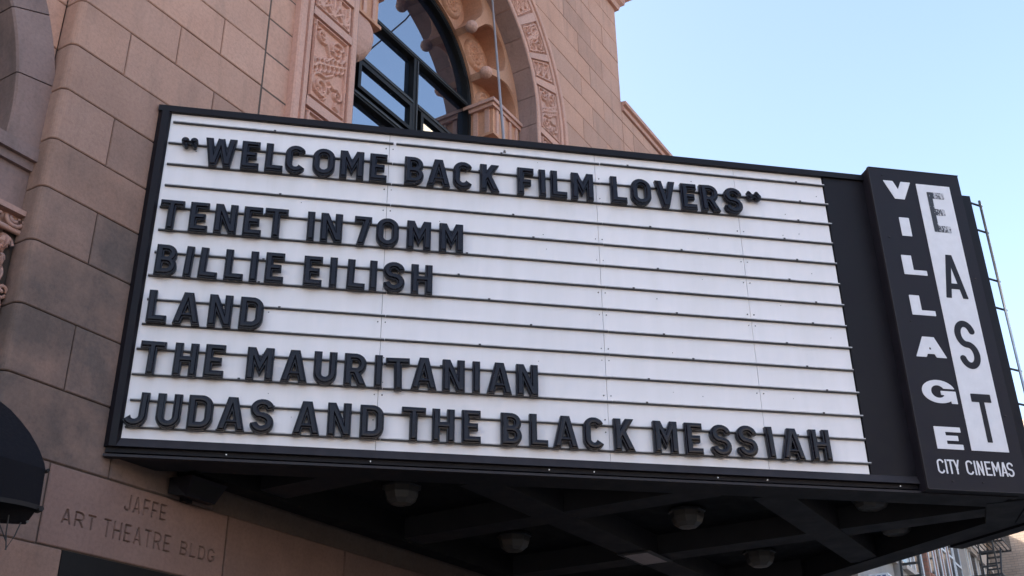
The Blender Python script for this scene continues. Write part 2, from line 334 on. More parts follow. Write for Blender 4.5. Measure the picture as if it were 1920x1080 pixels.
def field_mesh(d, xs, ys, top, base=0.0):
    """solid from a depth field d[iy,ix] (>0 inside); top(depth)->height; the face looks to -Y in a local XZ frame"""
    ny, nx = d.shape; d = np.where(np.abs(d) < 1e-6, 1e-6, d)
    V = []; F = []; cache = {}; edges = []
    def vert(k, x, z, dep):
        if k not in cache: cache[k] = len(V); V.append((x, -top(dep), z))
        return cache[k]
    for j in range(ny-1):
        for i in range(nx-1):
            c = [(j, i), (j, i+1), (j+1, i+1), (j+1, i)]; dv = [d[q] for q in c]
            if max(dv) <= 0: continue
            if min(dv) > 0:
                F.append(tuple(vert(q, xs[q[1]], ys[q[0]], d[q]) for q in c)); continue
            poly = []; mark = []
            for a in range(4):
                p, q = c[a], c[(a+1) % 4]; dp, dq = dv[a], dv[(a+1) % 4]
                if dp > 0: poly.append(vert(p, xs[p[1]], ys[p[0]], dp)); mark.append(0)
                if (dp > 0) != (dq > 0):
                    t = dp/(dp-dq); k = ('e',) + tuple(sorted((p, q)))
                    poly.append(vert(k, xs[p[1]]+(xs[q[1]]-xs[p[1]])*t, ys[p[0]]+(ys[q[0]]-ys[p[0]])*t, 0.0)); mark.append(1)
            if len(poly) >= 3:
                F.append(tuple(poly)); n = len(poly)
                for a in range(n):
                    if mark[a] and mark[(a+1) % n]: edges.append((poly[a], poly[(a+1) % n]))
    bk = {}
    for a, b in edges:
        for q in (a, b):
            if q not in bk: bk[q] = len(V); V.append((V[q][0], -base, V[q][2]))
        F.append((b, a, bk[a], bk[b]))
    return V, F
def grid_for(W, H, step):
    nx, ny = int(round(W/step))+3, int(round(H/step))+3
    xs = np.linspace(-step, W+step, nx); ys = np.linspace(-step, H+step, ny); return xs, ys, *np.meshgrid(xs, ys)

# ------------------------------------------------------------------ THE THEATRE (facade plane y=0, x along the street, y into the building)
theatre = empty('theatre_building', (3.7, 0.5, 0))
tag(theatre, 'pinkish limestone theatre building with a big carved arched window above the marquee', 'building')
TP = Vector((3.7, .5, 0))
def T(o):                       # make a part of the theatre, keeping world coordinates
    o.parent = theatre; o.location = o.location - TP; return o
XC, ZS = 3.70, 9.37
ROWS = [3.05, 3.518, 3.949, 4.374, 4.794, 5.168, 5.519, 5.903, 6.263] + [6.633 + .356*k for k in range(19)]
ZTOP = ROWS[-1]
ZWING = 6.633 + .356*13
# plain masses behind the stones
core = MB()
core.box(-.70, 2.0, .014, .8, 0, ZTOP); core.box(5.4, 8.02, .014, .8, 0, ZTOP); core.box(8.02, 18, .016, .8, 0, ZWING-.02)
core.box(2.0, 5.4, .014, .55, 3.05, 6.9)
arc = [(XC+2.05*math.cos(a), ZS+2.05*math.sin(a)) for a in np.linspace(0, math.pi, 33)]
nv = len(core.v)
core.add([(x, .014, z) for x, z in arc] + [(x, .014, ZTOP) for x, z in arc] + [(x, .6, z) for x, z in arc],
         [(i, i+33, i+34, i+1) for i in range(32)] + [(i, i+1, i+67, i+66) for i in range(32)])
T(core.build('wall_core', M['mortar']))
mass = MB().box(-9, 8.0, .9, 16, 0, ZTOP+.4); T(mass.build('building_mass', M['stone']))
mass = MB().box(8.05, 18, .82, 16, 0, ZWING-.1); T(mass.build('wing_mass', M['tanbrick']))
def block(x0b, x1b, x0t, x1t, z0, z1, y=0.0, g=.0035, c=.006, depth=.1, mat='stone', bull=0.0, name='stone_block', parent=None, darkening=0.0):
    """a dressed stone with chamfered arrises; bull = radius of a rounded left arris"""
    y += random.uniform(-.002, .002)
    z0 += g; z1 -= g; x0b += g; x0t += g; x1b -= g; x1t -= g
    lb = [(0, 0)] if not bull else None
    mb = MB()
    if not bull:
        o = [(x0b, y+c, z0), (x1b, y+c, z0), (x1t, y+c, z1), (x0t, y+c, z1)]
        i = [(x0b+c, y, z0+c), (x1b-c, y, z0+c), (x1t-c, y, z1-c), (x0t+c, y, z1-c)]
        b = [(x0b, y+depth, z0), (x1b, y+depth, z0), (x1t, y+depth, z1), (x0t, y+depth, z1)]
        mb.add(o+i+b, [(4,5,6,7),(0,1,5,4),(1,2,6,5),(2,3,7,6),(3,0,4,7),(8,9,1,0),(9,10,2,1),(10,11,3,2),(11,8,0,3)])
    else:
        prof = [(x0b, y+.16)] + [(x0b+bull-bull*math.cos(a), y+bull-bull*math.sin(a)) for a in np.linspace(0, math.pi/2, 7)] + [(x1b-c, y), (x1b, y+c), (x1b, y+depth)]
        n = len(prof); zs_ = [(z0, 1), (z0+c, 0), (z1-c, 0), (z1, 1)]
        vs_ = []
        for z, s in zs_:
            for (x, yy) in prof: vs_.append((x + (c*.7 if s and x < x0b+bull*.6 else 0), yy + (c if s and yy < y+depth*.9 else 0), z))
        mb.add(vs_, [(k*n+i, k*n+i+1, (k+1)*n+i+1, (k+1)*n+i) for k in range(3) for i in range(n-1)] + [tuple(range(n))[::-1], tuple(range(3*n, 4*n))])
    o = T(mb.build(name, M[mat]))
    if darkening: o['darkening'] = darkening
    return o
def wof(z, Rr=2.22):
    if z <= ZS: return Rr
    t = Rr*Rr-(z-ZS)**2
    return math.sqrt(t) if t > 0 else 0.0
for k in range(1, len(ROWS)-1):
    z0, z1 = ROWS[k], ROWS[k+1]
    odd = (k % 2 == 0)
    # pier left of the arch
    js = [-.335, .47] if odd else ([.075] if k != 5 else [.2])
    js = [j + random.uniform(-.012, .012) for j in js]
    xs_ = [-.752] + js + [.93]
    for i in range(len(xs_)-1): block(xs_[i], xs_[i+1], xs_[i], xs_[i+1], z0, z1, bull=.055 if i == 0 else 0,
                                     darkening=max(0.0, min(1.0, (6.85-z0)/2.5 + (.12 if i else 0) + random.uniform(-.07, .07))))  # pier stones get darker towards the bottom, slightly more right of the first
    # narrow stones between pier and carved band, and the rest of the field round the arch
    w0, w1 = wof(z0), wof(z1)
    if z0 > 5.8:
        if w0 > 0.25:
            xl0, xl1 = XC-w0, XC-w1
            block(.945, min(1.45, xl0+.1) if w0 < 2.2 else xl0, .945, min(1.45, xl1+.1) if w0 < 2.2 else xl1, z0, z1, y=.012)
            if w0 < 2.2 and xl0 > 1.5:
                block(1.45, xl0, 1.45, xl1, z0, z1)
            # right of the arch
            xr0, xr1 = XC+w0, XC+w1
            jr = [6.72, 7.42] if odd else [7.05]
            jr = [j + random.uniform(-.03, .03) for j in jr if j > xr0 + .25]
            pts = [None] + jr + [8.03]
            for i in range(len(pts)-1):
                a0, a1 = (xr0, xr1) if i == 0 else (pts[i], pts[i])
                block(a0, pts[i+1], a1, pts[i+1], z0, z1)
        else:
            js = np.arange(.945 + (.0 if odd else -.4), 8.0, .82)
            js = [.945] + [j for j in js if 1.2 < j < 7.6] + [8.03]
            for i in range(len(js)-1): block(js[i], js[i+1], js[i], js[i+1], z0, z1)
    # lower wing to the right
    if z0 > 8.3 and z1 <= ZWING + .01:
        js = [8.035] + [8.4 + .74*i + (0 if odd else .37) + random.uniform(-.03, .03) for i in range(6)]
        for i in range(len(js)-1): block(js[i], js[i+1], js[i], js[i+1], z0, z1 - (.16 if z1 > ZWING-.05 else 0))
# cornice of the tall part, and the coping of the wing
cor = MB()
prof = [(.0, ZTOP-.02), (-.05, ZTOP-.02), (-.07, ZTOP+.06), (-.12, ZTOP+.10), (-.14, ZTOP+.2), (-.22, ZTOP+.24), (-.22, ZTOP+.5), (.9, ZTOP+.5)]
pv = []
for x, k in ((-.752, -1), (8.03, 1)):
    for (y, z) in prof: pv.append((x + k*(-y if y < 0 else 0), y, z))
n = len(prof); ends = [(8.03 - y if y < 0 else 8.03, .9, z) for y, z in prof]
cor.add(pv + ends, [(i, i+1, n+i+1, n+i) for i in range(n-1)] + [(n+i, n+i+1, 2*n+i+1, 2*n+i) for i in range(n-1)])
T(cor.build('cornice', M['terra']))
cop = MB()
for x0 in np.arange(8.04, 18, 1.2):
    pr = [(.02, ZWING-.155), (-.03, ZWING-.15), (-.04, ZWING-.11), (-.02, ZWING-.09), (-.02, ZWING-.06), (-.065, ZWING-.05), (-.075, ZWING-.0), (.1, ZWING+.03), (.5, ZWING+.02)]
    n = len(pr); x1 = min(x0+1.194, 18)
    T(MB().add([(x0, y, z) for y, z in pr] + [(x1, y, z) for y, z in pr], [(i, i+1, n+i+1, n+i) for i in range(n-1)] + [tuple(range(n)), tuple(range(n, 2*n))[::-1]]).build('coping_stone', M['terra']))

# ---- carved archivolt
RM = 2.1
def AW(s, r, y, side=1):
    if s < 0: x, z = r, ZS + s
    else:
        a = s/RM; x, z = r*math.cos(a), ZS + r*math.sin(a)
    return (XC + side*x, y, z)
arch = T(mobj('archivolt', [(0,0,0)], [], M['terra'])); bpy.data.objects.remove(arch)
ring_prof = [(1.705, .22), (1.70, -.042), (1.712, -.05), (1.762, -.05), (1.77, -.042), (1.772, -.012), (2.298, -.012), (2.30, -.042), (2.307, -.05), (2.352, -.05), (2.358, -.028), (2.385, -.026), (2.392, -.058), (2.40, -.064), (2.455, -.064), (2.47, -.05), (2.47, .03)]
S_END = RM*math.pi/2
svals = [-3.2, -2.4, -1.6, -.8, -.01] + list(np.linspace(0, S_END, 30))
rv, rf = [], []; npf = len(ring_prof); full = [(s, 1) for s in svals] + [(s, -1) for s in svals[::-1][1:]]
for s, sd in full:
    for r, y in ring_prof: rv.append(AW(s, r, y, sd))
for i in range(len(full)-1):
    for j in range(npf-1): rf.append((i*npf+j, i*npf+j+1, (i+1)*npf+j+1, (i+1)*npf+j))
archivolt = T(mobj('archivolt', rv, rf, M['terra']))
def sub(o, parent=archivolt):
    o.parent = parent; return o
def spiral(cx, cy, r0, turns, a0, sgn=1, n=26, tail=None):
    p = []
    for t in np.linspace(0, 1, n):
        r = r0*(1-t*.86); a = a0 + sgn*t*turns*2*math.pi; p.append((cx+r*math.cos(a), cy+r*math.sin(a)))
    return ([tail] + p) if tail else p
def arabesque(w, h, seed):
    """scrolls and leaves for a carved panel, as (polyline, half width)"""
    rr = random.Random(seed); st = []
    st += [(spiral(w*.30, h*.22, w*.27, 1.6, 1.2, 1, tail=(w*.62, h*.46)), w*.034), (spiral(w*.70, h*.80, w*.26, 1.7, 4.2, 1, tail=(w*.40, h*.56)), w*.034),
           (spiral(w*.26, h*.84, w*.15, 1.3, 5.6, -1, tail=(w*.5, h*.66)), w*.032), (spiral(w*.76, h*.24, w*.15, 1.3, 2.4, -1, tail=(w*.52, h*.34)), w*.032)]
    st += [([(w*.08, h*.40), (w*.2, h*.47), (w*.45, h*.53), (w*.72, h*.60), (w*.92, h*.66)], w*.04)]
    for i in range(7):
        t = .12 + i*.12; x = w*t; y = h*(.40+.29*t)
        st.append(([(x, y), (x-w*.03, y+h*.05), (x+w*.03, y+h*.095)], w*.034)); st.append(([(x+w*.02, y-h*.01), (x+w*.05, y-h*.05), (x+w*.0, y-h*.095)], w*.034))
    for i in range(10):
        x = w*rr.uniform(.08, .92); y = h*rr.choice([rr.uniform(.04, .3), rr.uniform(.7, .96)]); a = rr.uniform(0, 6.28); L = w*rr.uniform(.07, .13)
        st.append(([(x, y), (x+L*math.cos(a), y+L*math.sin(a)), (x+1.5*L*math.cos(a+.6), y+1.5*L*math.sin(a+.6))], w*rr.uniform(.022, .036)))
    return st
def palmette(w, h, seed):
    st = []; n = 3 if w > .4 else 2
    for i in range(n):
        cx = w*(i+.5)/n
        for a in (-1.0, -.5, 0, .5, 1.0): st.append(([(cx, h*.16), (cx+math.sin(a)*h*.30, h*.2+math.cos(a)*h*.34), (cx+math.sin(a)*h*.48, h*.22+math.cos(a)*h*.52)], h*.055))
        st.append(([(cx-w*.13, h*.1), (cx, h*.2), (cx+w*.13, h*.1)], h*.05))
    for i in range(n+1):
        cx = w*i/n
        st.append(([(min(max(cx, w*.05), w*.95), h*.85), (min(max(cx, w*.05), w*.95), h*.6)], h*.07))
    return st
def relief(name, s0, s1, side, strokes_fn, seed, r0=1.80, r1=2.27, step=.0085):
    w, h = r1-r0, s1-s0; nx, ny = int(w/step)+1, int(h/step)+1
    xs, ys = np.linspace(0, w, nx), np.linspace(0, h, ny); X, Y = np.meshgrid(xs, ys); H = np.zeros_like(X)
    for pts, hw in strokes_fn(w, h, seed):
        d = g_poly(X if side > 0 else w-X, Y, pts, hw); H = np.maximum(H, np.clip(d/hw*1.6, 0, 1)**.6)
    bd = np.minimum(np.minimum(X, w-X), np.minimum(Y, h-Y)); H = np.maximum(H, np.where((bd > .012) & (bd < .032), 1.0, 0)); H = np.where(bd < .006, 0.35, H)
    v = [AW(s0+Y[j, i], r0+X[j, i], -.016-.03*H[j, i], side) for j in range(ny) for i in range(nx)]
    f = [(j*nx+i, j*nx+i+1, (j+1)*nx+i+1, (j+1)*nx+i) for j in range(ny-1) for i in range(nx-1)]
    if side < 0: f = [q[::-1] for q in f]
    return sub(mobj(name, v, f, M['terra']))
PANELS = [('p', -2.75, -2.30), ('a', -2.17, -1.32), ('p', -1.20, -.88), ('a', -.76, -.19), ('a', -.07, .60), ('p', .74, 1.00), ('a', 1.12, 1.50), ('p', 1.64, 1.92), ('a', 2.05, 2.55), ('p', 2.68, 2.95)]
for side in (1, -1):
    prev = -3.2
    for i, (k, s0, s1) in enumerate(PANELS):
        if not ((side == 1 and s1 < -.8) or (side == -1 and s0 > -.1)):
            relief('carved_panel', s0, s1, side, arabesque if k == 'a' else palmette, i*7+side)
        mid0, mid1 = prev + .018, s0 - .018          # raised cross bar before each panel
        vb = []
        for s in (mid0, (mid0+mid1)/2, mid1):
            for r in (1.773, 2.297): vb += [AW(s, r, -.048, side)]
        vb2 = [(x, -.012, z) for x, y, z in vb]
        mbv = vb + vb2
        sub(mobj('cross_bar', mbv, [(0,1,3,2),(2,3,5,4),(0,6,7,1),(4,5,11,10)], M['terra']))
        prev = s1
# plain voussoirs lining the reveal
for side in (1, -1):
    for i, s0 in enumerate(np.arange(-2.9, S_END-.1, .47)):
        s1 = s0+.462
        if s1 > S_END: s1 = S_END
        if side == -1 and s0 > -.5: pass
        vv = []; ss = np.linspace(s0, s1, 4)
        for s in ss: vv += [AW(s, 1.688, -.036, side), AW(s, 1.688, .215, side), AW(s, 1.72, .215, side), AW(s, 1.72, -.036, side)]
        ff = [(4*i+j, 4*i+(j+1) % 4, 4*i+4+(j+1) % 4, 4*i+4+j) for i in range(3) for j in range(4)] + [(0,3,2,1), (12,13,14,15)]
        sub(mobj('voussoir', vv, ff, M['pinkstone']))
# ---- inner multifoil order with lobes, balls and rosettes
LOBES = [R_(5+30*k) for k in range(-0, 7)]; LR, LA = 1.36, .30
def rho(th):
    b = 1.10
    for t in LOBES:
        d = th-t
        if abs(d) < math.asin(LA/LR)*.999: b = max(b, LR*math.cos(d)+math.sqrt(max(0, LA*LA-(LR*math.sin(d))**2)))
    return b
ths = []
for t in LOBES:
    dm = math.asin(LA/LR)
    ths += [t-dm-.012, t-dm-.0005] + list(t+np.linspace(-dm*.998, dm*.998, 21)) + [t+dm+.0005, t+dm+.012]
ths = sorted([t for t in ths if -.02 <= t <= math.pi+.02] + [-.02, math.pi+.02])
YF, YB = .215, .50
mv, mf = [], []
for t in ths:
    r = rho(t); c, s = math.cos(t), math.sin(t)
    mv += [(XC+1.71*c, YF, ZS+1.71*s), (XC+(r+.02)*c, YF, ZS+(r+.02)*s), (XC+r*c, YF+.02, ZS+r*s), (XC+r*c, YB, ZS+r*s)]
for i in range(len(ths)-1): mf += [(4*i+j, 4*i+j+1, 4*i+5+j, 4*i+4+j) for j in range(3)]
foil = T(mobj('multifoil_arch', mv, mf, M['terra_in']))
tv, tf = [], []
aa = np.linspace(-.1, math.pi+.1, 60)
for t in aa: tv += [(XC+1.72*math.cos(t), YB-.002, ZS+1.72*math.sin(t)), (XC+1.115*math.cos(t), YB-.002, ZS+1.115*math.sin(t)), (XC+1.115*math.cos(t), YB+.12, ZS+1.115*math.sin(t))]
for i in range(59): tf += [(3*i, 3*i+1, 3*i+4, 3*i+3), (3*i+1, 3*i+2, 3*i+5, 3*i+4)]
sub(mobj('rosette_band', tv, tf, M['terra_in']), foil)
# rosette: concentric petalled relief disc facing the street
nr, na = 16, 40; qv, qf = [(0, -.03, 0)], []
for i in range(1, nr+1):
    r = .215*i/nr
    for k in range(na):
        a = 2*math.pi*k/na; q = i/nr
        hgt = .042*abs(math.sin(q*math.pi*3.1))**.7*(.6+.4*abs(math.sin(a*(4 if q < .4 else 8 if q < .75 else 12)))) + .008
        if i == nr: hgt = 0
        qv.append((r*math.cos(a), -hgt, r*math.sin(a)))
qf += [(0, 1+k, 1+(k+1) % na) for k in range(na)]
for i in range(nr-1): qf += [(1+i*na+k, 1+(i+1)*na+k, 1+(i+1)*na+(k+1) % na, 1+i*na+(k+1) % na) for k in range(na)]
ros_me = mobj('rosette', qv, qf, M['terra_in'], foil)
for i, t in enumerate(LOBES):
    o = ros_me if i == 0 else ros_me.copy()
    if i: COL.objects.link(o)
    o.location = (XC+LR*.985*math.cos(t), YB-.004, ZS+LR*.985*math.sin(t)); o.rotation_euler = (0, -t, 0)
# knobbly balls on the cusps
bv, bf = [], []; nb, mbn = 12, 8
for i in range(mbn+1):
    ph = math.pi*i/mbn
    for k in range(nb):
        a = 2*math.pi*k/nb; r = .078*(1+.10*math.sin(a*6)*math.sin(ph*7)); bv.append((r*math.sin(ph)*math.cos(a), r*math.sin(ph)*math.sin(a), r*math.cos(ph)))
for i in range(mbn): bf += [(i*nb+k, (i+1)*nb+k, (i+1)*nb+(k+1) % nb, i*nb+(k+1) % nb) for k in range(nb)]
ball = mobj('cusp_ball', bv, bf, M['terra'], foil)
for i in range(len(LOBES)-1):
    t = (LOBES[i]+LOBES[i+1])/2; o = ball if i == 0 else ball.copy()
    if i: COL.objects.link(o)
    o.location = (XC+1.10*math.cos(t), YF+.06, ZS+1.10*math.sin(t))
# ---- imposts (corbels) under the inner arch
def impost(side):
    X0 = XC+side*1.70; xi = lambda d: X0 - side*d           # d = projection from the reveal
    root = None
    def slab(name, d, y0, z0, z1, parent=None, mat='terra_in'):
        a, b = sorted((xi(d), X0)); o = MB().box(a, b, y0, .6, z0, z1).build(name, M[mat]); return o
    root = T(slab('impost', .60, .225, 8.90, 9.25))
    sub(slab('impost_cap', .68, .165, 9.30, 9.345, mat='terra'), root); sub(slab('impost_cap', .65, .19, 9.25, 9.30, mat='terra'), root)
    sub(slab('impost_moulding', .635, .20, 8.862, 8.90), root)
    for k in range(4):
        d0 = .06 + k*.145; a, b = sorted((xi(d0), xi(d0+.05))); sub(MB().box(a, b, .205, .24, 8.90, 9.25).build('impost_flute', M['terra']), root)
    for k in range(2):
        y0 = .27+k*.16; a, b = sorted((xi(.59), xi(.618))); sub(MB().box(a, b, y0, y0+.06, 8.90, 9.25).build('impost_flute', M['terra']), root)
    # bulging lower corbel: rounded in plan and section
    prof = [(.575, 8.862), (.605, 8.80), (.615, 8.70), (.60, 8.60), (.55, 8.49), (.47, 8.41), (.38, 8.37)]
    v, f = [], []; na_ = 10
    for d, z in prof:
        for k in range(na_+1):
            a = math.pi/2*k/na_; yy = .23 + (.42-.0)*(1-math.sin(a)**.6)*.0
            rad = .12
            # plan: front edge then rounded corner then side
            if k < na_*.5: px = d-.0 - rad + rad*math.sin(a*2) if False else (d-rad)*(k/(na_*.5)); py = .215 + (.605-d)*.35
            else:
                b_ = (k-na_*.5)/(na_*.5)*math.pi/2; px = d-rad+rad*math.sin(b_); py = .215+(.605-d)*.35 + rad*(1-math.cos(b_))
            v.append((xi(px), py, z))
        v.append((xi(d), .6, z))
    m_ = na_+2
    for i in range(len(prof)-1): f += [(i*m_+k, i*m_+k+1, (i+1)*m_+k+1, (i+1)*m_+k) for k in range(m_-1)]
    f.append(tuple((len(prof)-1)*m_+k for k in range(m_)) + (len(v),)); v.append((X0, .6, prof[-1][1]))
    sub(mobj('corbel', v, f, M['terra'], smooth=False), root)
    for d, z0, z1 in ((.40, 8.345, 8.37), (.36, 8.32, 8.345), (.30, 8.28, 8.32)): sub(slab('corbel_ring', d, .30, z0, z1), root)
    a, b = sorted((xi(.10), xi(.0))); sub(MB().box(a, b, .225, .6, 6.3, 8.28).build('jamb', M['pinkstone']), root)
    return root
impost(1); impost(-1)
# ---- the arched window
YW = .585; RWIN = 1.135
win = T(empty('arched_window', (XC, YW, 7.0))); 
WP = Vector((XC, YW, 7.0))
def Wn(o): o.parent = win; o.location = o.location - WP; return o
def arcband(name, r0, r1, y0, y1, mat, zlow):
    v, f = [], []; pts = [(-1, zlow)] + [(t, None) for t in np.linspace(math.pi, 0, 41)] + [(1, zlow)]
    for t, z in pts:
        if z is not None: xs2 = [(XC + t*r, z) for r in (r0, r1)]
        else: xs2 = [(XC+r*math.cos(t), ZS+r*math.sin(t)) for r in (r0, r1)]
        (xa, za), (xb, zb) = xs2; v += [(xa, y0, za), (xb, y0, zb), (xb, y1, zb), (xa, y1, za)]
    for i in range(len(pts)-1): f += [(4*i+j, 4*i+(j+1) % 4, 4*i+4+(j+1) % 4, 4*i+4+j) for j in range(4)]
    return Wn(mobj(name, v, f, M[mat]))
arcband('frame', 1.03, RWIN, YW-.05, YW+.06, 'frame', 6.6); arcband('frame_bead', 1.06, 1.072, YW-.062, YW-.05, 'gasket', 6.6)
def wbar(name, x0, x1, z0, z1, y0=YW-.045, y1=YW+.05, mat='frame'): return Wn(MB().box(x0, x1, y0, y1, z0, z1).build(name, M[mat]))
wbar('transom', XC-1.03, XC+1.03, 9.345, 9.415); wbar('transom_trim', XC-1.03, XC+1.03, 9.365, 9.38, YW-.055, YW-.045, 'gasket')
wbar('mullion', XC-.045, XC+.045, 6.6, 9.345, YW-.046, YW+.05); wbar('mullion_trim', XC+.01, XC+.03, 6.6, 9.345, YW-.056, YW-.046, 'gasket')
for z in (8.735, 8.27, 7.45):
    for a, b in ((XC-1.03, XC-.045), (XC+.045, XC+1.03)):
        wbar('transom', a, b, z-.038, z+.038); wbar('transom_trim', a, b, z-.012, z+.012, YW-.056, YW-.045, 'gasket')
for a, b in ((XC-1.0, XC-.08), (XC+.08, XC+1.0)):      # opening sashes
    z0, z1 = 8.325, 8.68
    s = Wn(MB().box(a, b, YW-.07, YW-.02, z0, z0+.045).build('sash', M['frame']))
    for q in ((a, b, z1-.045, z1), (a, a+.045, z0+.045, z1-.045), (b-.045, b, z0+.045, z1-.045)):
        o = MB().box(q[0], q[1], YW-.07, YW-.02, q[2], q[3]).build('sash_bar', M['frame']); o.parent = s
    o = MB().add([(a+.04, YW-.034, z0+.04), (b-.04, YW-.034, z0+.04), (b-.04, YW-.034, z1-.04), (a+.04, YW-.034, z1-.04)], [(0,1,2,3)]).build('pane', M['glass']); o.parent = s
gl = [(XC-1.04, YW+.02, 9.40)] + [(XC+1.04*math.cos(t), YW+.02, ZS+1.04*math.sin(t)) for t in np.linspace(math.pi-.03, .03, 30)] + [(XC+1.04, YW+.02, 9.40)]
Wn(mobj('pane', gl, [tuple(range(len(gl)))], M['glass']))
for z0, z1 in ((8.76, 9.36), (7.47, 8.25), (6.6, 7.43)):
    for a, b in ((XC-1.04, XC-.05), (XC+.05, XC+1.04)):
        t = random.uniform(-.002, .002); Wn(MB().add([(a, YW+.02, z0), (b, YW+.02+t, z0), (b, YW+.021+t, z1), (a, YW+.021, z1)], [(0,1,2,3)]).build('pane', M['glass']))
# ---- recessed bay at the far left with its own arch
bay = T(empty('side_bay', (-2.9, .15, 0))); BP = Vector((-2.9, .15, 0))
def B_(o): o['darkening'] = .4; o.parent = bay; o.location = o.location - BP; return o  # all bay parts toned down by one even amount
BX, BZ, BRo, BRi = -2.92, 5.56, 2.235, 1.95
sp = MB(); sp_arc = [(BX+2.1*math.cos(t), BZ+2.1*math.sin(t)) for t in np.linspace(0, math.pi, 25)]
sp.add([(x, .172, z) for x, z in sp_arc] + [(x, .172, ZTOP) for x, z in sp_arc] + [(x, .6, z) for x, z in sp_arc], [(i, i+25, i+26, i+1) for i in range(24)] + [(i, i+1, i+51, i+50) for i in range(24)])
sp.box(-.83, -.69, .172, .6, 0, ZTOP); sp.box(-5.3, -5.0, .172, .6, 0, ZTOP)
B_(sp.build('bay_wall', M['mortar']))
B_(MB().box(-5.2, -.74, .55, .75, 0, 8).build('bay_recess', M['glass_dark']))
for i in range(14):
    t0, t1 = R_(-3+i*13.3), R_(-3+(i+1)*13.3-.25)
    v, f = [], []
    for t in np.linspace(t0, t1, 5):
        for r, y in ((BRi, .55), (BRi, .135), (BRi+.012, .122), (BRo-.008, .122), (BRo, .132), (BRo, .3)): v.append((BX+r*math.cos(t), y, BZ+r*math.sin(t)))
    for a in range(4): f += [(a*6+j, a*6+j+1, a*6+7+j, a*6+6+j) for j in range(5)]
    f += [tuple(range(6))[::-1], tuple(range(24, 30))]
    B_(mobj('voussoir', v, f, M['pinkstone']))
for k in range(6, 20):     # spandrel stones between that arch and the pier
    z0, z1 = ROWS[k], ROWS[k+1]
    def xa(z):
        t = 2.2**2-(z-BZ)**2; return BX+(math.sqrt(t) if t > 0 and z > BZ else (2.2 if z <= BZ else 0))
    a0, a1 = xa(z0), xa(z1)
    o = block(min(a0, -.80), -.752, min(a1, -.80), -.752, z0, z1, y=.15, depth=.05); o.location = o.location + TP - BP; o.parent = bay
# impost moulding, pilaster, capital
def bbox(name, x0, x1, y0, z0, z1, mat='pinkstone', y1=.5): return B_(MB().box(x0, x1, y0, y1, z0, z1).build(name, M[mat]))
bbox('impost', -1.04, -.70, .105, 5.36, 5.45); bbox('impost_fillet', -1.02, -.715, .135, 5.30, 5.36); bbox('impost_fillet', -1.0, -.735, .165, 5.24, 5.30)
bbox('pilaster', -1.02, -.715, .165, 5.0, 5.24); bbox('abacus', -1.05, -.69, .10, 4.965, 5.0, 'terra'); bbox('capital_block', -1.02, -.725, .15, 4.86, 4.965, 'terra'); bbox('pilaster', -1.0, -.715, .175, 0, 4.86)
for x in (-.96, -.80):
    B_(MB().tube([(x+.06*math.cos(a), .15-.03, 4.935+.055*math.sin(a)) for a in np.linspace(math.pi, 2*math.pi, 12)], .014, 6).build('egg_moulding', M['terra'], smooth=True))
    B_(MB().tube([(x+.03*math.cos(a), .15-.025, 4.94+.03*math.sin(a)) for a in np.linspace(math.pi, 2*math.pi, 9)], .012, 6).build('egg_moulding', M['terra'], smooth=True))
B_(MB().tube([(-1.03, .135, 4.862), (-.715, .135, 4.862)], .018, 8).build('bead', M['terra'], smooth=True))
def leaf(x, z, L, w, lean, out, mat='terra'):
    v, f = [], []; n = 8
    for i in range(n+1):
        t = i/n; ww = w*math.sin(math.pi*(.12+.86*t))**.8; zz = z - L*t*.95; yy = .20-out*math.sin(t*2.6) ; xx = x+lean*t
        sc = .012*math.sin(t*18)
        v += [(xx-ww-sc, yy+.03, zz), (xx-ww*.5, yy-.008, zz+.01), (xx, yy+.012, zz), (xx+ww*.5, yy-.008, zz+.01), (xx+ww+sc, yy+.03, zz)]
    for i in range(n): f += [(i*5+j, i*5+j+1, i*5+6+j, i*5+5+j) for j in range(4)]
    return B_(mobj('carved_leaf', v, f, M[mat]))
for i in range(26):
    leaf(random.uniform(-1.0, -.78), random.uniform(4.45, 4.86), random.uniform(.12, .26), random.uniform(.02, .045), random.uniform(-.06, .06), random.uniform(.05, .11))
for i in range(5):
    c = (-.79+random.uniform(-.05, .02), .14, 4.76-i*.1); B_(MB().tube(spiral(0, 0, .05, 1.2, i, 1, 14) and [(c[0]+p[0], c[1]-.02*k/14, c[2]+p[1]) for k, p in enumerate(spiral(0, 0, .05, 1.2, i*1.3, 1, 14))], .013, 6).build('carved_scroll', M['terra'], smooth=True))
# ---- lintel with the cut inscription, door below
LX0, LX1, LZ0, LZ1 = -.335, 1.075, 3.053, 3.515
step = .0036; xs = np.arange(LX0+.004, LX1-.004, step); zs = np.linspace(LZ0+.004, LZ1-.004, int((LZ1-LZ0)/step)); X, Z = np.meshgrid(xs, zs); D = np.full(X.shape, -1.0)
def cut(text, x0, x1, z0, z1, gapf=.32, widths={}):
    global D
    ws = [widths.get(c, .34 if c in 'I' else .55 if c == ' ' else .72 if c in 'JEFLT' else .85) for c in text]; tot = sum(ws) + gapf*(len(text)-1); k = (x1-x0)/tot; x = x0
    for c, w in zip(text, ws):
        if c != ' ':
            W_, H_ = w*k, z1-z0; h = .0050
            m_ = (X > x-.02) & (X < x+W_+.02) & (Z > z0-.02) & (Z < z1+.02)
            d = glyph_field(c, W_, H_, h, h, X[m_]-x, Z[m_]-z0); D[m_] = np.maximum(D[m_], d)
        x += (w+gapf)*k
cut("JAFFE", .215, .54, 3.362, 3.462); cut("ART", -.205, .028, 3.195, 3.28); cut("THEATRE", .09, .605, 3.178, 3.282); cut("BLDG", .69, .985, 3.183, 3.268)
dep = np.clip(D/.0042+.25, 0, 1)*.017
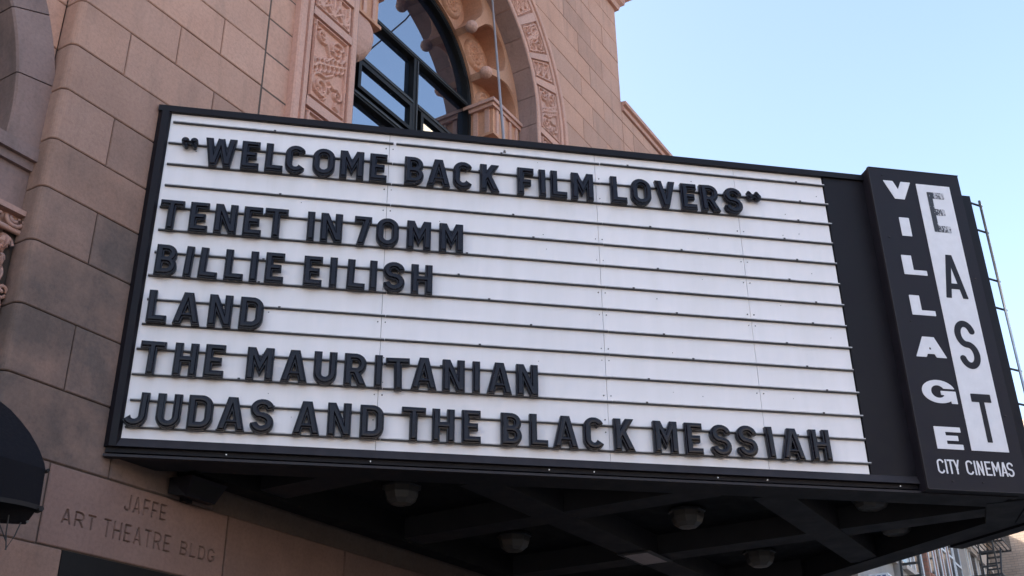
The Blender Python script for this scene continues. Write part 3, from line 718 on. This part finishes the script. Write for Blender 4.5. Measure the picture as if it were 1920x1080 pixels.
edge = np.minimum(np.minimum(X-xs[0], xs[-1]-X), np.minimum(Z-zs[0], zs[-1]-Z)); dep = dep + np.clip(.006-edge, 0, .006)
ny, nx = X.shape
lv = [(X[j, i], float(dep[j, i]), Z[j, i]) for j in range(ny) for i in range(nx)]; lf = [(j*nx+i, j*nx+i+1, (j+1)*nx+i+1, (j+1)*nx+i) for j in range(ny-1) for i in range(nx-1)]
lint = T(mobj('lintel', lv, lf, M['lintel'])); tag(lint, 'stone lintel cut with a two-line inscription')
block(-.752, -.335, -.752, -.335, 3.05, 3.518, bull=.055, darkening=.85); block(1.078, 2.3, 1.078, 2.3, 3.05, 3.518, mat='lintel', darkening=.35); block(2.3, 3.6, 2.3, 3.6, 3.05, 3.518, mat='lintel', darkening=.4); block(3.6, 5.0, 3.6, 5.0, 3.05, 3.518, mat='lintel', darkening=.4)  # right-hand stones carry the marquee's shade in their darker colour
for z0, z1 in ((2.6, 3.05), (2.1, 2.6), (1.6, 2.1), (.8, 1.6), (0, .8)): block(-.752, -.16, -.752, -.16, z0, z1, bull=.055, darkening=.7)
door = T(empty('entrance_door', (1.2, .2, 0))); DP = Vector((1.2, .2, 0))
def D_(o): o.parent = door; o.location = o.location - DP; return o
D_(MB().box(-.16, 5.0, .002, .06, 2.92, 3.048).build('head_frame', M['frame'])); D_(MB().box(-.16, -.08, .003, .06, 0, 2.92).build('side_frame', M['frame']))
D_(MB().box(-.08, 5.0, .03, .05, 2.5, 2.92).build('transom_pane', M['glass_dark'])); D_(MB().box(-.08, 5.0, .01, .06, 2.42, 2.5).build('transom_bar', M['frame'])); D_(MB().box(-.08, 5.0, .035, .05, 0, 2.42).build('pane', M['glass_dark']))
for x in (.45, 1.35, 2.3, 3.3): D_(MB().box(x, x+.06, .004, .06, 0, 2.92).build('door_stile', M['frame']))

# ------------------------------------------------------------------ THE MARQUEE (local x = along its front, local y = inward)
MA = math.atan2(-0.74058866, 0.67195866)
marq = empty('theatre_marquee', (0, 0, 3.64), MA)
tag(marq, 'wedge-shaped black theatre marquee with a white letter board on its long face', 'marquee')
mdir = Vector((math.cos(MA), math.sin(MA), 0)); ndir = Vector((-math.sin(MA), math.cos(MA), 0))
def MW(u, v, z): p = mdir*u + ndir*v; return (p.x, p.y, z)
def uv_of(x, y): return (x*mdir.x+y*mdir.y, x*ndir.x+y*ndir.y)
def Mq(o): o.parent = marq; o.location = o.location - Vector((0, 0, 3.64)); return o
Cc = (6.634, .62); Dd = (5.448, 6.008)
body = [(.012, .045), (6.27, .045), (6.60, .63), (5.46, 5.95)]
Mq(MB().prism(body, 3.86, 6.13).build('body', M['black']))
# perimeter fascia beam under the faces
def off(a, b, w):
    dx, dy = b[0]-a[0], b[1]-a[1]; L = math.hypot(dx, dy); return (-dy/L*w, dx/L*w)
def band(name, a, b, w, z0, z1, mat):
    ox, oy = off(a, b, w); return Mq(MB().prism([a, b, (b[0]+ox, b[1]+oy), (a[0]+ox, a[1]+oy)], z0, z1).build(name, M[mat]))
band('fascia_beam', (.02, .03), (6.10, .03), .27, 3.655, 3.86, 'beam')
band('fascia_beam', (6.24, .08), (6.60, .66), .27, 3.652, 3.86, 'beam')
band('fascia_beam', (6.62, .66), (5.49, 5.86), .27, 3.655, 3.86, 'beam')
band('fascia_beam', (5.40, 5.85), (.40, .36), .16, 3.648, 3.86, 'soffit')
Mq(MB().prism([(.1, .1), (6.2, .1), (6.5, .7), (5.4, 5.8)], 3.835, 3.859).build('soffit_panel', M['soffit']))
def world_beam(x0, x1, y0, y1, z0=3.664, z1=3.834):
    p = [uv_of(x0, y0), uv_of(x1, y0), uv_of(x1, y1), uv_of(x0, y1)]; return Mq(MB().prism(p, z0, z1).build('soffit_beam', M['beam']))
def clip_front(y): return -y/1.1022 + .38
def clip_right(y): return 4.917 + (y+4.5)*.7096 - .30
for y in (-1.52, -3.06): world_beam(clip_front(y)+.02, clip_right(y), y-.13, y+.13)
for x in (1.25, 2.87, 4.52, 6.12):
    ylo = max(-1.1022*x+.40, -4.5+(x-4.917)/.7096+.42 if x > 4.6 else -9); ys_ = [ylo]
    cuts = [c for c in (-3.06, -1.52) if c-.13 > ylo]; lo = ylo
    for c in cuts:
        world_beam(x-.125, x+.125, lo, c-.132, 3.668); lo = c+.132
    world_beam(x-.125, x+.125, max(lo, ylo), -.18, 3.668)
# the board: frame bars, white sheets, rails
def mbox(name, u0, u1, v0, v1, z0, z1, mat): return Mq(MB().box(u0, u1, v0, v1, z0, z1).build(name, M[mat]))
Mq(MB().add([(-.0, -.03, 6.157), (5.42, -.03, 6.157), (5.42, -.03, 6.205), (.0, -.03, 6.205), (.0, .12, 6.157), (5.42, .12, 6.157), (5.42, .12, 6.215), (.0, .12, 6.215)], [(0,1,2,3), (3,2,6,7), (0,4,5,1), (4,7,6,5), (0,3,7,4), (1,5,6,2)]).build('top_frame', M['black']))
Mq(MB().prism([(-.004, -.0), (.03, -.034), (.072, -.034), (.088, -.012), (.088, .06), (-.004, .10)], 3.70, 6.154).build('side_frame', M['black']))
Mq(MB().prism([(-.03, .02), (-.004, .0), (-.004, .14), (-.03, .10)], 3.66, 6.19).build('side_flange', M['black']))
Mq(MB().add([(.03, -.034, 3.699), (5.36, -.034, 3.699), (5.36, -.008, 3.757), (.088, -.008, 3.757), (.03, .1, 3.699), (5.36, .1, 3.699), (5.36, .1, 3.757), (.088, .1, 3.757)], [(0,1,2,3), (3,2,6,7), (0,4,5,1), (4,7,6,5), (0,3,7,4), (1,5,6,2)]).build('bottom_frame', M['black_lip']))
mbox('bottom_lip', .01, 5.42, -.002, .10, 3.668, 3.698, 'black'); mbox('drip_edge', .005, 6.1, -.022, .03, 3.636, 3.652, 'black_lip')
mbox('end_panel', 5.016, 5.50, -.010, .044, 3.757, 6.157, 'black')
SEAMS = [.088, 1.628, 3.168, 4.276, 5.010]
for a, b in zip(SEAMS[:-1], SEAMS[1:]): mbox('letter_panel', a+.0015, b-.0015, 0.0, .02, 3.757, 6.157, 'panel')
RAILZ = [6.081 - .1730*k for k in range(14)]
SEG = [(.10, 1.655), (1.675, 3.20), (3.206, 5.019)]
for i, z in enumerate(RAILZ):
    for j, (a, b) in enumerate(SEG):
        a2 = a + (random.uniform(-.012, .02) if j == 0 else random.uniform(-.006, .006)); b2 = b + (random.uniform(-.012, .012) if j == 2 else -.003 if i else 0)
        if i and j: a2 = b_prev + .004
        b_prev = b2; dz0, dz1 = random.uniform(-.0015, .0015), random.uniform(-.0015, .0015)
        def rb(v0, v1, zz0, zz1): return [(a2, v0, z+zz0+dz0), (b2, v0, z+zz0+dz1), (b2, v1, z+zz0+dz1), (a2, v1, z+zz0+dz0), (a2, v0, z+zz1+dz0), (b2, v0, z+zz1+dz1), (b2, v1, z+zz1+dz1), (a2, v1, z+zz1+dz0)]
        F6 = [(0,3,2,1),(4,5,6,7),(0,1,5,4),(1,2,6,5),(2,3,7,6),(3,0,4,7)]
        r = Mq(mobj('letter_rail', rb(-.017, -.001, -.008, .0), F6, M['rail_dark']))
        o = mobj('rail_lip', [(p[0], p[1], p[2]) for p in rb(-.019, -.0015, .0002, .0065)], F6, M['rail_lip']); o.parent = r
def cyl(u, z, rad, v0, v1, n=8): 
    mb = MB(); mb.add([(u+rad*math.cos(2*math.pi*k/n), v0, z+rad*math.sin(2*math.pi*k/n)) for k in range(n)] + [(u+rad*math.cos(2*math.pi*k/n), v1, z+rad*math.sin(2*math.pi*k/n)) for k in range(n)],
        [tuple(range(n))] + [(k, n+k, n+(k+1) % n, (k+1) % n) for k in range(n)]); return mb
for s in SEAMS[1:4]:
    for i in range(13):
        if random.random() < .62:
            z = RAILZ[i] - random.choice([.045, .13]) ; 
            for d in (-.024, .026): Mq(cyl(s+d, z, random.uniform(.0028, .0052), -.004, 0).build('screw', M['screw']))
for u in (.35, 1.0, 2.1, 2.7, 3.6, 3.95, 4.6, 4.85):
    for i in random.sample(range(13), 4): Mq(cyl(u+random.uniform(-.12, .12), RAILZ[i]-random.uniform(.03, .14), random.uniform(.002, .0035), -.003, 0).build('screw', M['screw']))
for i in range(14):
    for u in (.62+.4*random.random(), 2.0+random.random()*.8, 3.4+random.random()*.5, 4.5+.3*random.random()): Mq(MB().box(u-.008, u+.008, -.021, -.019, RAILZ[i]-.006, RAILZ[i]+.009).build('rail_clip', M['rail_dark']))
for u in (.72, 1.6, 2.75, 3.05, 3.9, 4.25, 5.22): Mq(cyl(u, 3.683, .0045, -.010, -.002).build('screw', M['bright_screw']))

# ------------------------------------------------------------------ removable black letters on the rails
LH, LT = .226, .026
WID = {'W': .217, 'E': .125, 'L': .125, 'C': .145, 'O': .158, 'M': .170, 'B': .141, 'A': .172, 'K': .145, 'F': .124, 'I': .053, 'V': .162, 'R': .149, 'S': .149, 'T': .157, 'N': .150, '7': .120, 'H': .147, 'D': .153, 'U': .149, 'J': .147, 'q': .113, 'Q': .118}
def ltop(d):
    t = d/LT
    if t < .05: return .026 + .006*t/.05
    if t < .36: return .032 + .003*t
    if t < .50: return .033 + (t-.36)/.14*.012
    return .045 + .002*min(1, t)
GM = {}
def letter_mesh(ch):
    if ch in GM: return GM[ch]
    W_, H_ = WID[ch], (.085 if ch in 'qQ' else LH)
    xs, ys, X, Y = grid_for(W_, H_, .0028); d = glyph_field(ch, W_, H_, LT, LT*.94, X, Y)
    v, f = field_mesh(d, xs, ys, ltop, 0.0)
    me = bpy.data.meshes.new('marquee_letter'); me.from_pydata(v, [], f); me.update(); me.materials.append(M['letter']); GM[ch] = me; return me
LINES = [
 (5.728, "q:0.188 W:0.352 E:0.599 L:0.763 C:0.900 O:1.089 M:1.281 E:1.49 B:1.739 A:1.899 C:2.09 K:2.286 F:2.562 I:2.725 L:2.811 M:2.966 L:3.268 O:3.423 V:3.611 E:3.813 R:3.972 S:4.152 Q:4.341"),
 (5.201, "T:0.114 E:0.311 N:0.474 E:0.663 T:0.804 I:1.089 N:1.18 7:1.409 O:1.56 M:1.771 M:1.999"),
 (4.860, "B:0.135 I:0.317 L:0.41 L:0.577 I:0.74 E:0.838 E:1.091 I:1.262 L:1.377 I:1.529 S:1.622 H:1.813"),
 (4.520, "L:0.132 A:0.294 N:0.51 D:0.705"),
 (4.166, "T:0.126 H:0.337 E:0.524 M:0.784 A:0.999 U:1.205 R:1.399 I:1.594 T:1.673 A:1.832 N:2.039 I:2.238 A:2.333 N:2.532"),
 (3.818, "J:0.080 U:0.276 D:0.464 A:0.643 S:0.838 A:1.101 N:1.315 D:1.519 T:1.781 H:1.978 E:2.171 B:2.426 L:2.615 A:2.771 C:2.978 K:3.186 M:3.458 E:3.678 S:3.856 S:4.043 I:4.265 A:4.359 H:4.58"),
]
ORD = lambda n: f"{n}{'th' if 10 < n % 100 < 14 else {1: 'st', 2: 'nd', 3: 'rd'}.get(n % 10, 'th')}"
LN = ['top', 'second', 'third', 'fourth', 'fifth', 'bottom']
TILT = {(0, 13): 1.0, (0, 20): 2.6, (2, 1): -2.2, (2, 2): -2.0, (2, 8): -1.2, (4, 8): 1.8, (5, 20): 3.0, (5, 22): 1.2, (0, 1): .8, (1, 0): -.6, (4, 0): -.8, (5, 0): -1.0}
for li, (zb, txt) in enumerate(LINES):
    for ci, tok in enumerate(txt.split()):
        ch, u = tok.split(':'); u = float(u)
        o = bpy.data.objects.new('marquee_letter', letter_mesh(ch)); COL.objects.link(o)
        z = zb + random.uniform(-.002, .002) + (.128 if ch in 'qQ' else 0) + (-.012 if (li, ci) == (4, 8) else 0)
        u += (WID[ch]*0)
        o.location = MW(u, -.0205, z); o.rotation_euler = (0, R_(-TILT.get((li, ci), random.uniform(-.35, .35))), MA)
        sx = 1.0
        nm = {'q': 'opening quotation mark', 'Q': 'closing quotation mark', '7': 'digit 7'}.get(ch, 'letter ' + ch)
        if (li, ci) == (1, 8): nm = 'digit 0'
        tag(o, f"black plastic {nm}, {ORD(ci+1)} character from the left in the {LN[li]} text line", 'letter', f"letters of the {LN[li]} text line")

# ------------------------------------------------------------------ upright sign at the corner of the marquee
sign = empty('corner_sign', MW(5.74, 0, 3.64), MA)
tag(sign, 'tall black sign with vertical white lettering and a white strip at the marquee corner', 'sign')
def Sg(o): o.parent = sign; o.location = o.location + Vector((-5.74, 0, -3.64)); return o
def sbox(name, u0, u1, v0, v1, z0, z1, mat): return Sg(MB().box(u0, u1, v0, v1, z0, z1).build(name, M[mat]))
sbox('box', 5.357, 6.13, -.119, .02, 3.642, 6.222, 'sign_face')
sbox('edge_trim', 5.353, 5.360, -.123, -.10, 3.642, 6.224, 'black_lip'); sbox('edge_trim', 5.362, 6.134, -.122, -.10, 6.2225, 6.228, 'black_lip'); sbox('edge_trim', 5.362, 6.134, -.1215, -.10, 3.636, 3.6415, 'black_lip')
strip = sbox('white_strip', 5.743, 6.032, -.1225, -.1195, 3.927, 6.108, 'white_sign')
def sletter(ch, u0, u1, z0, z1, h, hh, mat, v, step=.004, name='sign_letter'):
    W_, H_ = u1-u0, z1-z0; xs, ys, X, Y = grid_for(W_, H_, step); d = glyph_field(ch, W_, H_, h, hh, X, Y)
    vv, ff = field_mesh(d, xs, ys, lambda q: .0025, 0.0); o = mobj(name, vv, ff, M[mat]); o.location = (u0, v, z0); return Sg(o)
for ch, u0, u1, z0, z1, h, hh in [('V', 5.459, 5.701, 5.952, 6.113, .037, .037), ('I', 5.539, 5.622, 5.623, 5.785, .0415, .04), ('L', 5.494, 5.683, 5.289, 5.452, .041, .0205), ('L', 5.494, 5.684, 4.954, 5.115, .041, .0205),
                                  ('A', 5.458, 5.703, 4.619, 4.780, .037, .024), ('G', 5.451, 5.712, 4.267, 4.443, .038, .019), ('E', 5.484, 5.686, 3.928, 4.091, .041, .0185)]:
    sletter(ch, u0, u1, z0, z1, h, hh, 'white_sign', -.1193)
sletter('E', 5.821, 5.964, 5.683, 6.040, .0205, .028, 'worn', -.1227); sletter('A', 5.800, 5.982, 5.117, 5.485, .0215, .032, 'black_vinyl', -.1227)
sletter('S', 5.803, 5.972, 4.547, 4.932, .025, .025, 'black_vinyl', -.1227); sletter('T', 5.823, 5.978, 3.992, 4.354, .0195, .031, 'black_vinyl', -.1227)
cu = [('C', 5.456, 5.508), ('I', 5.515, 5.531), ('T', 5.535, 5.582), ('Y', 5.580, 5.626), ('C', 5.673, 5.727), ('I', 5.735, 5.750), ('N', 5.759, 5.804), ('E', 5.819, 5.864), ('M', 5.874, 5.932), ('A', 5.938, 5.988), ('S', 5.987, 6.037)]
for ch, a, b in cu: sletter(ch, a, b, 3.751, 3.853, .0057, .0057, 'white_sign', -.1193, .002)
for u, z in ((5.47, 6.16), (5.68, 6.13), (5.55, 3.70), (5.78, 3.70), (5.43, 5.6), (5.47, 4.9), (6.07, 4.2), (6.08, 5.3)): Sg(cyl(u, z, .006, -.124, -.119).build('bolt', M['black_lip']))
# second face round the nose, seen edge-on, with its tube
nose = empty('nose_sign', MW(6.35, .3, 3.64), MA)
tag(nose, 'black nose box behind the corner sign, edged by thin silvery tubes on brackets', 'sign')
def Ns(o): o.parent = nose; o.location = o.location + Vector((-6.35, -.3, -3.64)); return o
Ns(MB().prism([(6.136, -.06), (6.165, -.055), (6.22, .03), (6.30, .10), (6.20, .16), (6.136, .04)], 3.66, 6.19).build('box', M['black']))
Ns(MB().prism([(6.235, .035), (6.318, .035), (6.62, .62), (6.53, .66)], 3.645, 6.15).build('nose_panel', M['black']))
t = (-.2147, .978); nn = (.977, .215)
pa, pb = (6.634+nn[0]*.01, .64), (6.634+t[0]*.84, .62+t[1]*.86)
Ns(MB().prism([pa, (pa[0]+nn[0]*.14, pa[1]+nn[1]*.14), (pb[0]+nn[0]*.14, pb[1]+nn[1]*.14), (pb[0]+nn[0]*.01, pb[1])], 3.642, 6.2).build('side_sign_box', M['sign_face']))
for (u, v, r) in ((6.425, .075, .010), (6.452, .11, .007)): Ns(MB().tube([(u, v, 6.14), (u, v, 3.75)], r, 8).build('tube', M['steel'], smooth=True))
for z in (6.11, 5.86, 5.42, 5.17, 4.66, 4.38, 4.0): Ns(MB().bar((6.30, .06, z), (6.465, .11, z), .012).build('tube_bracket', M['iron']))

# ------------------------------------------------------------------ lamps under the soffit
lamp_spots = [(2.0, -.74, 'black soffit lamp nearest the inscribed lintel'), (3.77, -2.19, 'faceted soffit lamp in the middle bay behind the long face'), (3.69, -.66, 'faceted soffit lamp close to the stone wall'),
              (5.45, -2.18, 'faceted soffit lamp left of the diagonal beam near the street edge'), (4.26, -3.49, 'half-hidden soffit lamp just under the corner sign'), (5.17, -3.45, 'flat-looking soffit lamp nearest the distant street')]
lab = ['faceted glass soffit lamp nearest the inscribed stone lintel', 'faceted glass soffit lamp below the middle of the letter board', 'faceted glass soffit lamp close to the wall, deep in shadow', 'faceted glass soffit lamp low down beside the wide diagonal beam', 'half hidden soffit lamp tucked behind the front beam near the corner sign', 'soffit lamp nearest the distant street, only its underside showing']
first = None
for i, (x, y, _) in enumerate(lamp_spots):
    if first is None:
        root = first = empty('soffit_lamp', (x, y, 3.834)); parts = [MB().lathe([(.135, 0), (.15, -.012), (.15, -.024), (.125, -.03)], n=8, ph=.39).build('rim', M['lamp_rim'], root),
            MB().lathe([(.132, -.028), (.128, -.07), (.11, -.115), (.075, -.142), (.02, -.148)], n=8, ph=.39).build('globe', M['lamp_glass'], root)]
    else:
        root = empty('soffit_lamp', (x, y, 3.834))
        for p in parts: c = p.copy(); COL.objects.link(c); c.parent = root
    root.rotation_euler = (0, 0, R_(random.uniform(-8, 8)))
    if i >= 4: root.scale = (1, 1, .62)
    tag(root, lab[i], 'lamp', 'lamps under the marquee')
lp = empty('light_panel', (4.40, -1.53, 3.668)); tag(lp, 'flat rectangular frosted light panel where two soffit beams cross', 'lamp')
MB().box(-.21, .21, -.11, .11, -.02, -.004).build('diffuser', M['pane_panel'], lp)
MB().add([(-.25,-.15,-.012),(.25,-.15,-.012),(.25,.15,-.012),(-.25,.15,-.012),(-.212,-.112,-.022),(.212,-.112,-.022),(.212,.112,-.022),(-.212,.112,-.022)], [(0,1,5,4),(1,2,6,5),(2,3,7,6),(3,0,4,7)]).build('frame', M['lamp_rim'], lp)
# black floodlight on the wall under the marquee's inner corner
fl = empty('wall_floodlight', (.66, -.005, 3.58)); tag(fl, 'small black wedge floodlight in the shadow above the inscription', 'floodlight')
MB().add([(-.15,-.02,.05),(.20,-.02,.05),(.20,-.02,-.05),(-.15,-.02,-.05),(-.13,-.20,.045),(.18,-.20,.045),(.15,-.13,-.07),(-.10,-.13,-.07)], [(0,1,2,3),(4,7,6,5),(0,4,5,1),(3,2,6,7),(0,3,7,4),(1,5,6,2)]).build('housing', M['black'], fl)
MB().add([(-.10,-.192,.02),(.15,-.192,.02),(.13,-.143,-.055),(-.085,-.143,-.055)], [(0,1,2,3)]).build('lens', M['frame'], fl)
MB().box(-.03, .05, -.03, .0, -.075, .055).build('mount', M['black'], fl)

# ------------------------------------------------------------------ stay rod of the marquee, black awning
rod = MB().tube([MW(*uv_of(1.66, -1.84), 6.1), (4.36, -.03, 10.72), (4.55, -.03, 11.05)], .011, 6).build('stay_rod', M['wire'], smooth=True)
tag(rod, 'thin grey steel stay rod slanting from the marquee roof up across the arch', 'rod')
aw = empty('door_awning', (-2.2, .1, 2.9)); tag(aw, 'black barrel-shaped canvas awning at the lower left, with loose hanging cords', 'awning')
def awning():
    O_ = Vector((-2.2, .1, 2.9)); xr, xl = -.9, -4.0
    prof = [(-.767, 3.196), (-.752, 3.228), (-.73, 3.257), (-.70, 3.298), (-.667, 3.336), (-.59, 3.415), (-.497, 3.495), (-.39, 3.578), (-.278, 3.65), (-.12, 3.735), (.03, 3.79), (.16, 3.82)]
    n = len(prof); xs_ = list(np.linspace(xl, xr, 13)); v, f = [], []
    for i, x in enumerate(xs_):
        for (y, z) in prof: v.append(Vector((x, y+(.012 if i % 3 == 1 else 0), z-(.010 if i % 3 == 1 else 0)))-O_)
    for i in range(12): f += [(i*n+j, i*n+j+1, (i+1)*n+j+1, (i+1)*n+j) for j in range(n-1)]
    mobj('canopy', v, f, M['canvas'], aw, True)
    for x in (xr, xl):     # closed ends
        mobj('end_flap', [Vector((x, y, z))-O_ for y, z in prof] + [Vector((x, .16, 3.01))-O_, Vector((x, -.767, 3.0))-O_], [tuple(range(n+2))], M['canvas'], aw)
    v, f, f2 = [], [], []; m_ = 49
    for i in range(m_):
        x = xl+(xr-xl)*i/(m_-1); w_ = .006*math.sin(i*.9); v += [Vector((x, -.768, 3.197))-O_, Vector((x, -.772+w_, 3.012+.006*math.sin(i*.7)))-O_, Vector((x, -.771+w_, 2.990+.006*math.sin(i*.7)))-O_]
    f = [(3*i, 3*i+1, 3*i+4, 3*i+3) for i in range(m_-1)]; f2 = [(3*i+1, 3*i+2, 3*i+5, 3*i+4) for i in range(m_-1)]
    mobj('valance', v, f, M['canvas'], aw); mobj('hem', v, f2, M['hem'], aw)
    def tb(name, pts, r, m): return MB().tube([Vector(p)-O_ for p in pts], r, 6).build(name, M[m], aw)
    tb('frame_joint', [(-.895, -.785, 3.19), (-.885, -.75, 3.19)], .009, 'hem'); tb('frame_joint', [(-.898, -.79, 3.0), (-.885, -.74, 3.0)], .014, 'hem')
    mobj('corner_gusset', [Vector(p)-O_ for p in ((-.902, -.765, 3.002), (-.904, -.70, 2.935), (-.96, -.68, 2.932), (-1.35, -.60, 3.03), (-.904, -.2, 3.02))], [(0, 1, 4), (1, 2, 3), (1, 3, 4), (0, 3, 2), (0, 2, 1)], M['canvas'], aw)
    tb('frame_joint', [(-.905, -.715, 2.945), (-.905, -.70, 2.955)], .007, 'wire')
    tb('cord', [(-1.0, -.70, 2.96), (-.99, -.69, 2.88), (-.98, -.70, 2.80)], .003, 'iron'); tb('cord', [(-.93, -.70, 2.94), (-.95, -.70, 2.87), (-.985, -.70, 2.80)], .003, 'iron'); tb('cord', [(-1.08, -.72, 2.98), (-1.05, -.72, 2.9), (-1.0, -.72, 2.83)], .003, 'iron')
awning()

# ------------------------------------------------------------------ neighbours down the street (right of the wing)
def facade_building(name, label, x0, x1, y0, depth, h, wallmat, trim, cols, z_first, storey, win_w, win_h, lintel=True, cornice=True):
    r = empty(name, ((x0+x1)/2, y0+depth/2, 0)); P0 = Vector(r.location); tag(r, label, 'building')
    def A(o, p=r): o.parent = p; o.location = o.location - (P0 if p is r else Vector((0,0,0))); return o
    A(MB().box(x0, x1, y0, y0+depth, 0, h).build('wall', M[wallmat]))
    if cornice:
        A(MB().box(x0-.02, x1+.02, y0-.35, y0+.2, h-.35, h+.1).build('cornice', M[trim]))
    for z in np.arange(z_first, h-1.6, storey):
        for c in range(cols):
            xc = x0+(c+.5)*(x1-x0)/cols
            w = A(MB().box(xc-win_w/2, xc+win_w/2, y0-.03, y0+.02, z, z+.09).build('window', M[trim]))
            def C(o): o.parent = w; return o
            C(MB().box(xc-win_w/2-.06, xc+win_w/2+.06, y0-.10, y0-.0, z+win_h, z+win_h+.18).build('head', M[trim])); C(MB().box(xc-win_w/2-.06, xc+win_w/2+.06, y0-.12, y0, z-.12, z-.002).build('sill', M[trim]))
            C(MB().box(xc-win_w/2, xc+win_w/2, y0-.006, y0+.01, z+.09, z+win_h).build('pane', M['glass_far']))
            for q in (xc-win_w/2, xc+win_w/2-.06): C(MB().box(q, q+.06, y0-.025, y0-.007, z+.09, z+win_h-.002).build('jamb', M['white_paint']))
            C(MB().box(xc-win_w/2+.06, xc+win_w/2-.06, y0-.026, y0-.007, z+win_h*.52, z+win_h*.52+.06).build('meeting_rail', M['white_paint']))
    return r
facade_building('row_house', 'grey stucco row house just beyond the theatre wing, with arched trim', 18.02, 22.4, .25, 9, 10.6, 'greywall', 'palestone', 4, 4.2, 3.0, 1.0, 1.75)
facade_building('row_house', 'narrow grey house with pale stone trim between the stucco and red brick houses', 22.45, 25.3, .10, 9, 11.8, 'greywall', 'palestone', 2, 4.0, 3.1, 1.0, 1.8)
facade_building('row_house', 'red brick house with tall narrow windows under the marquee edge', 25.35, 29.4, .0, 9, 12.0, 'brick_front', 'redbrick', 4, 4.2, 3.1, .7, 2.1)
facade_building('row_house', 'pale house with white windows behind the black ladder', 29.45, 36.9, .05, 9, 10.8, 'palestone', 'palestone', 5, 4.3, 3.1, 1.0, 1.9)
facade_building('corner_block', 'tall brown brick block standing forward of the row, its top catching sun', 37.0, 50, -2.6, 14, 14.6, 'brick_side', 'palestone', 6, 4.5, 3.3, 1.0, 1.9)
def fire_escape(x0, x1, y, levels, label, ladder_x):
    r = empty('fire_escape', ((x0+x1)/2, y, levels[0])); P0 = Vector(r.location); tag(r, label, 'fire escape', 'fire escapes down the street')
    def A(o): o.parent = r; o.location = o.location-P0; return o
    for k, z in enumerate(levels):
        pf = MB()
        for yy in np.linspace(y-1.0, y, 9): pf.bar((x0, yy, z), (x1, yy, z), .03)
        for xx in (x0, (x0+x1)/2, x1): pf.bar((xx, y-1.0, z-.03), (xx, y, z-.03), .05)
        A(pf.build('platform', M['iron']))
        rl = MB()
        for zz in (.5, .95): rl.bar((x0, y-1.0, z+zz), (x1, y-1.0, z+zz), .035); rl.bar((x0, y-1, z+zz), (x0, y, z+zz), .035); rl.bar((x1, y-1, z+zz), (x1, y, z+zz), .035)
        for xx in np.linspace(x0, x1, 14): rl.bar((xx, y-1.0, z), (xx, y-1.0, z+.95), .02)
        A(rl.build('railing', M['iron']))
        if k+1 < len(levels):
            st = MB(); z2 = levels[k+1]
            for yy in (y-.75, y-.35): st.bar((x0+.5, yy, z), (x1-.5, yy, z2), .05)
            for q in np.linspace(.06, .94, 10): st.bar((x0+.5+q*(x1-x0-1), y-.75, z+q*(z2-z)), (x0+.5+q*(x1-x0-1), y-.35, z+q*(z2-z)), .05)
            A(st.build('stair', M['iron']))
    if ladder_x is not None:
        ld = MB(); z0, z1 = levels[0]-1.5, levels[-1]+1
        for yy in (y-1.02, y-.62): ld.bar((ladder_x, yy, z0), (ladder_x, yy, z1), .04)
        for z in np.arange(z0, z1, .42): ld.bar((ladder_x, y-1.02, z), (ladder_x, y-.62, z), .05)
        A(ld.build('ladder', M['iron']))
    return r
fire_escape(20.6, 22.2, .22, [5.2, 8.2], 'black iron fire escape on the grey stucco house', None)
fire_escape(31.2, 34.6, .02, [7.3, 9.6], 'black iron fire escape with ladder on the pale house', 30.3)
pl = MB().box(30.7, 30.85, -.14, .03, 0, 10.8).build('drain_pipe', M['palestone']); tag(pl, 'pale square downpipe beside the black ladder', 'pipe')
ac = empty('air_conditioner', (19.9, .1, 6.15)); tag(ac, 'small white window unit with a blue grille below the marquee edge', 'air conditioner')
MB().box(-.18, .18, -.28, .12, -.08, .22).build('case', M['white_paint'], ac)
for k in range(3): MB().box(-.14+k*.1, -.07+k*.1, -.286, -.28, -.04, .18).build('grille', M['bluegrille'], ac)
for k in range(3): MB().box(-.186, -.18, -.24+k*.11, -.17+k*.11, -.04, .18).build('grille', M['bluegrille'], ac)

# ------------------------------------------------------------------ across the street: mirrored in the window, and throwing light back
def plain_block(name, label, x0, x1, y0, y1, h, mat, rows, cols, roof=None):
    r = empty(name, ((x0+x1)/2, (y0+y1)/2, 0)); P0 = Vector(r.location); tag(r, label, 'building', 'buildings across the street')
    def A(o): o.parent = r; o.location = o.location-P0; return o
    A(MB().box(x0, x1, y0, y1, 0, h).build('wall', M[mat]))
    if roof: A(MB().add([(x0, y1, h), (x1, y1, h), (x1, y0, h), (x0, y0, h), ((x0+x1)/2, (y0+y1)/2, h+roof)], [(0,1,4),(1,2,4),(2,3,4),(3,0,4)]).build('roof', M[mat]))
    if h < 20:
        A(MB().box(x0-.05, x1+.05, y1-.1, y1+.12, 0, 4.4).build('bounce_blocker', M['iron'])); A(MB().box(x0, x1, y1+.1, y1+1.3, 3.3, 3.5).build('bounce_blocker_canopy', M['canvas']))  # unseen dark ground floor and canopy, added to cut low bounce light
    for i in range(rows):
        for j in range(cols):
            xc = x0+(j+.5)*(x1-x0)/cols; z = 5.2+i*3.2
            A(MB().box(xc-.55, xc+.55, y1-.02, y1+.006, z, z+1.9).build('window', M['glass_far']))
plain_block('street_building', 'sunlit cream tower across the street, mirrored low in the arched window', 34.5, 38.0, -27, -22, 35.7, 'cream', 9, 2, 1.0)
plain_block('street_building', 'low pale stone building opposite the theatre, behind the viewer', -40, 4, -38, -24, 9, 'palestone', 1, 12)
plain_block('street_building', 'brown two-storey building opposite the marquee corner, behind the viewer', 4.1, 32, -38, -24, 10, 'tanbrick', 2, 9)
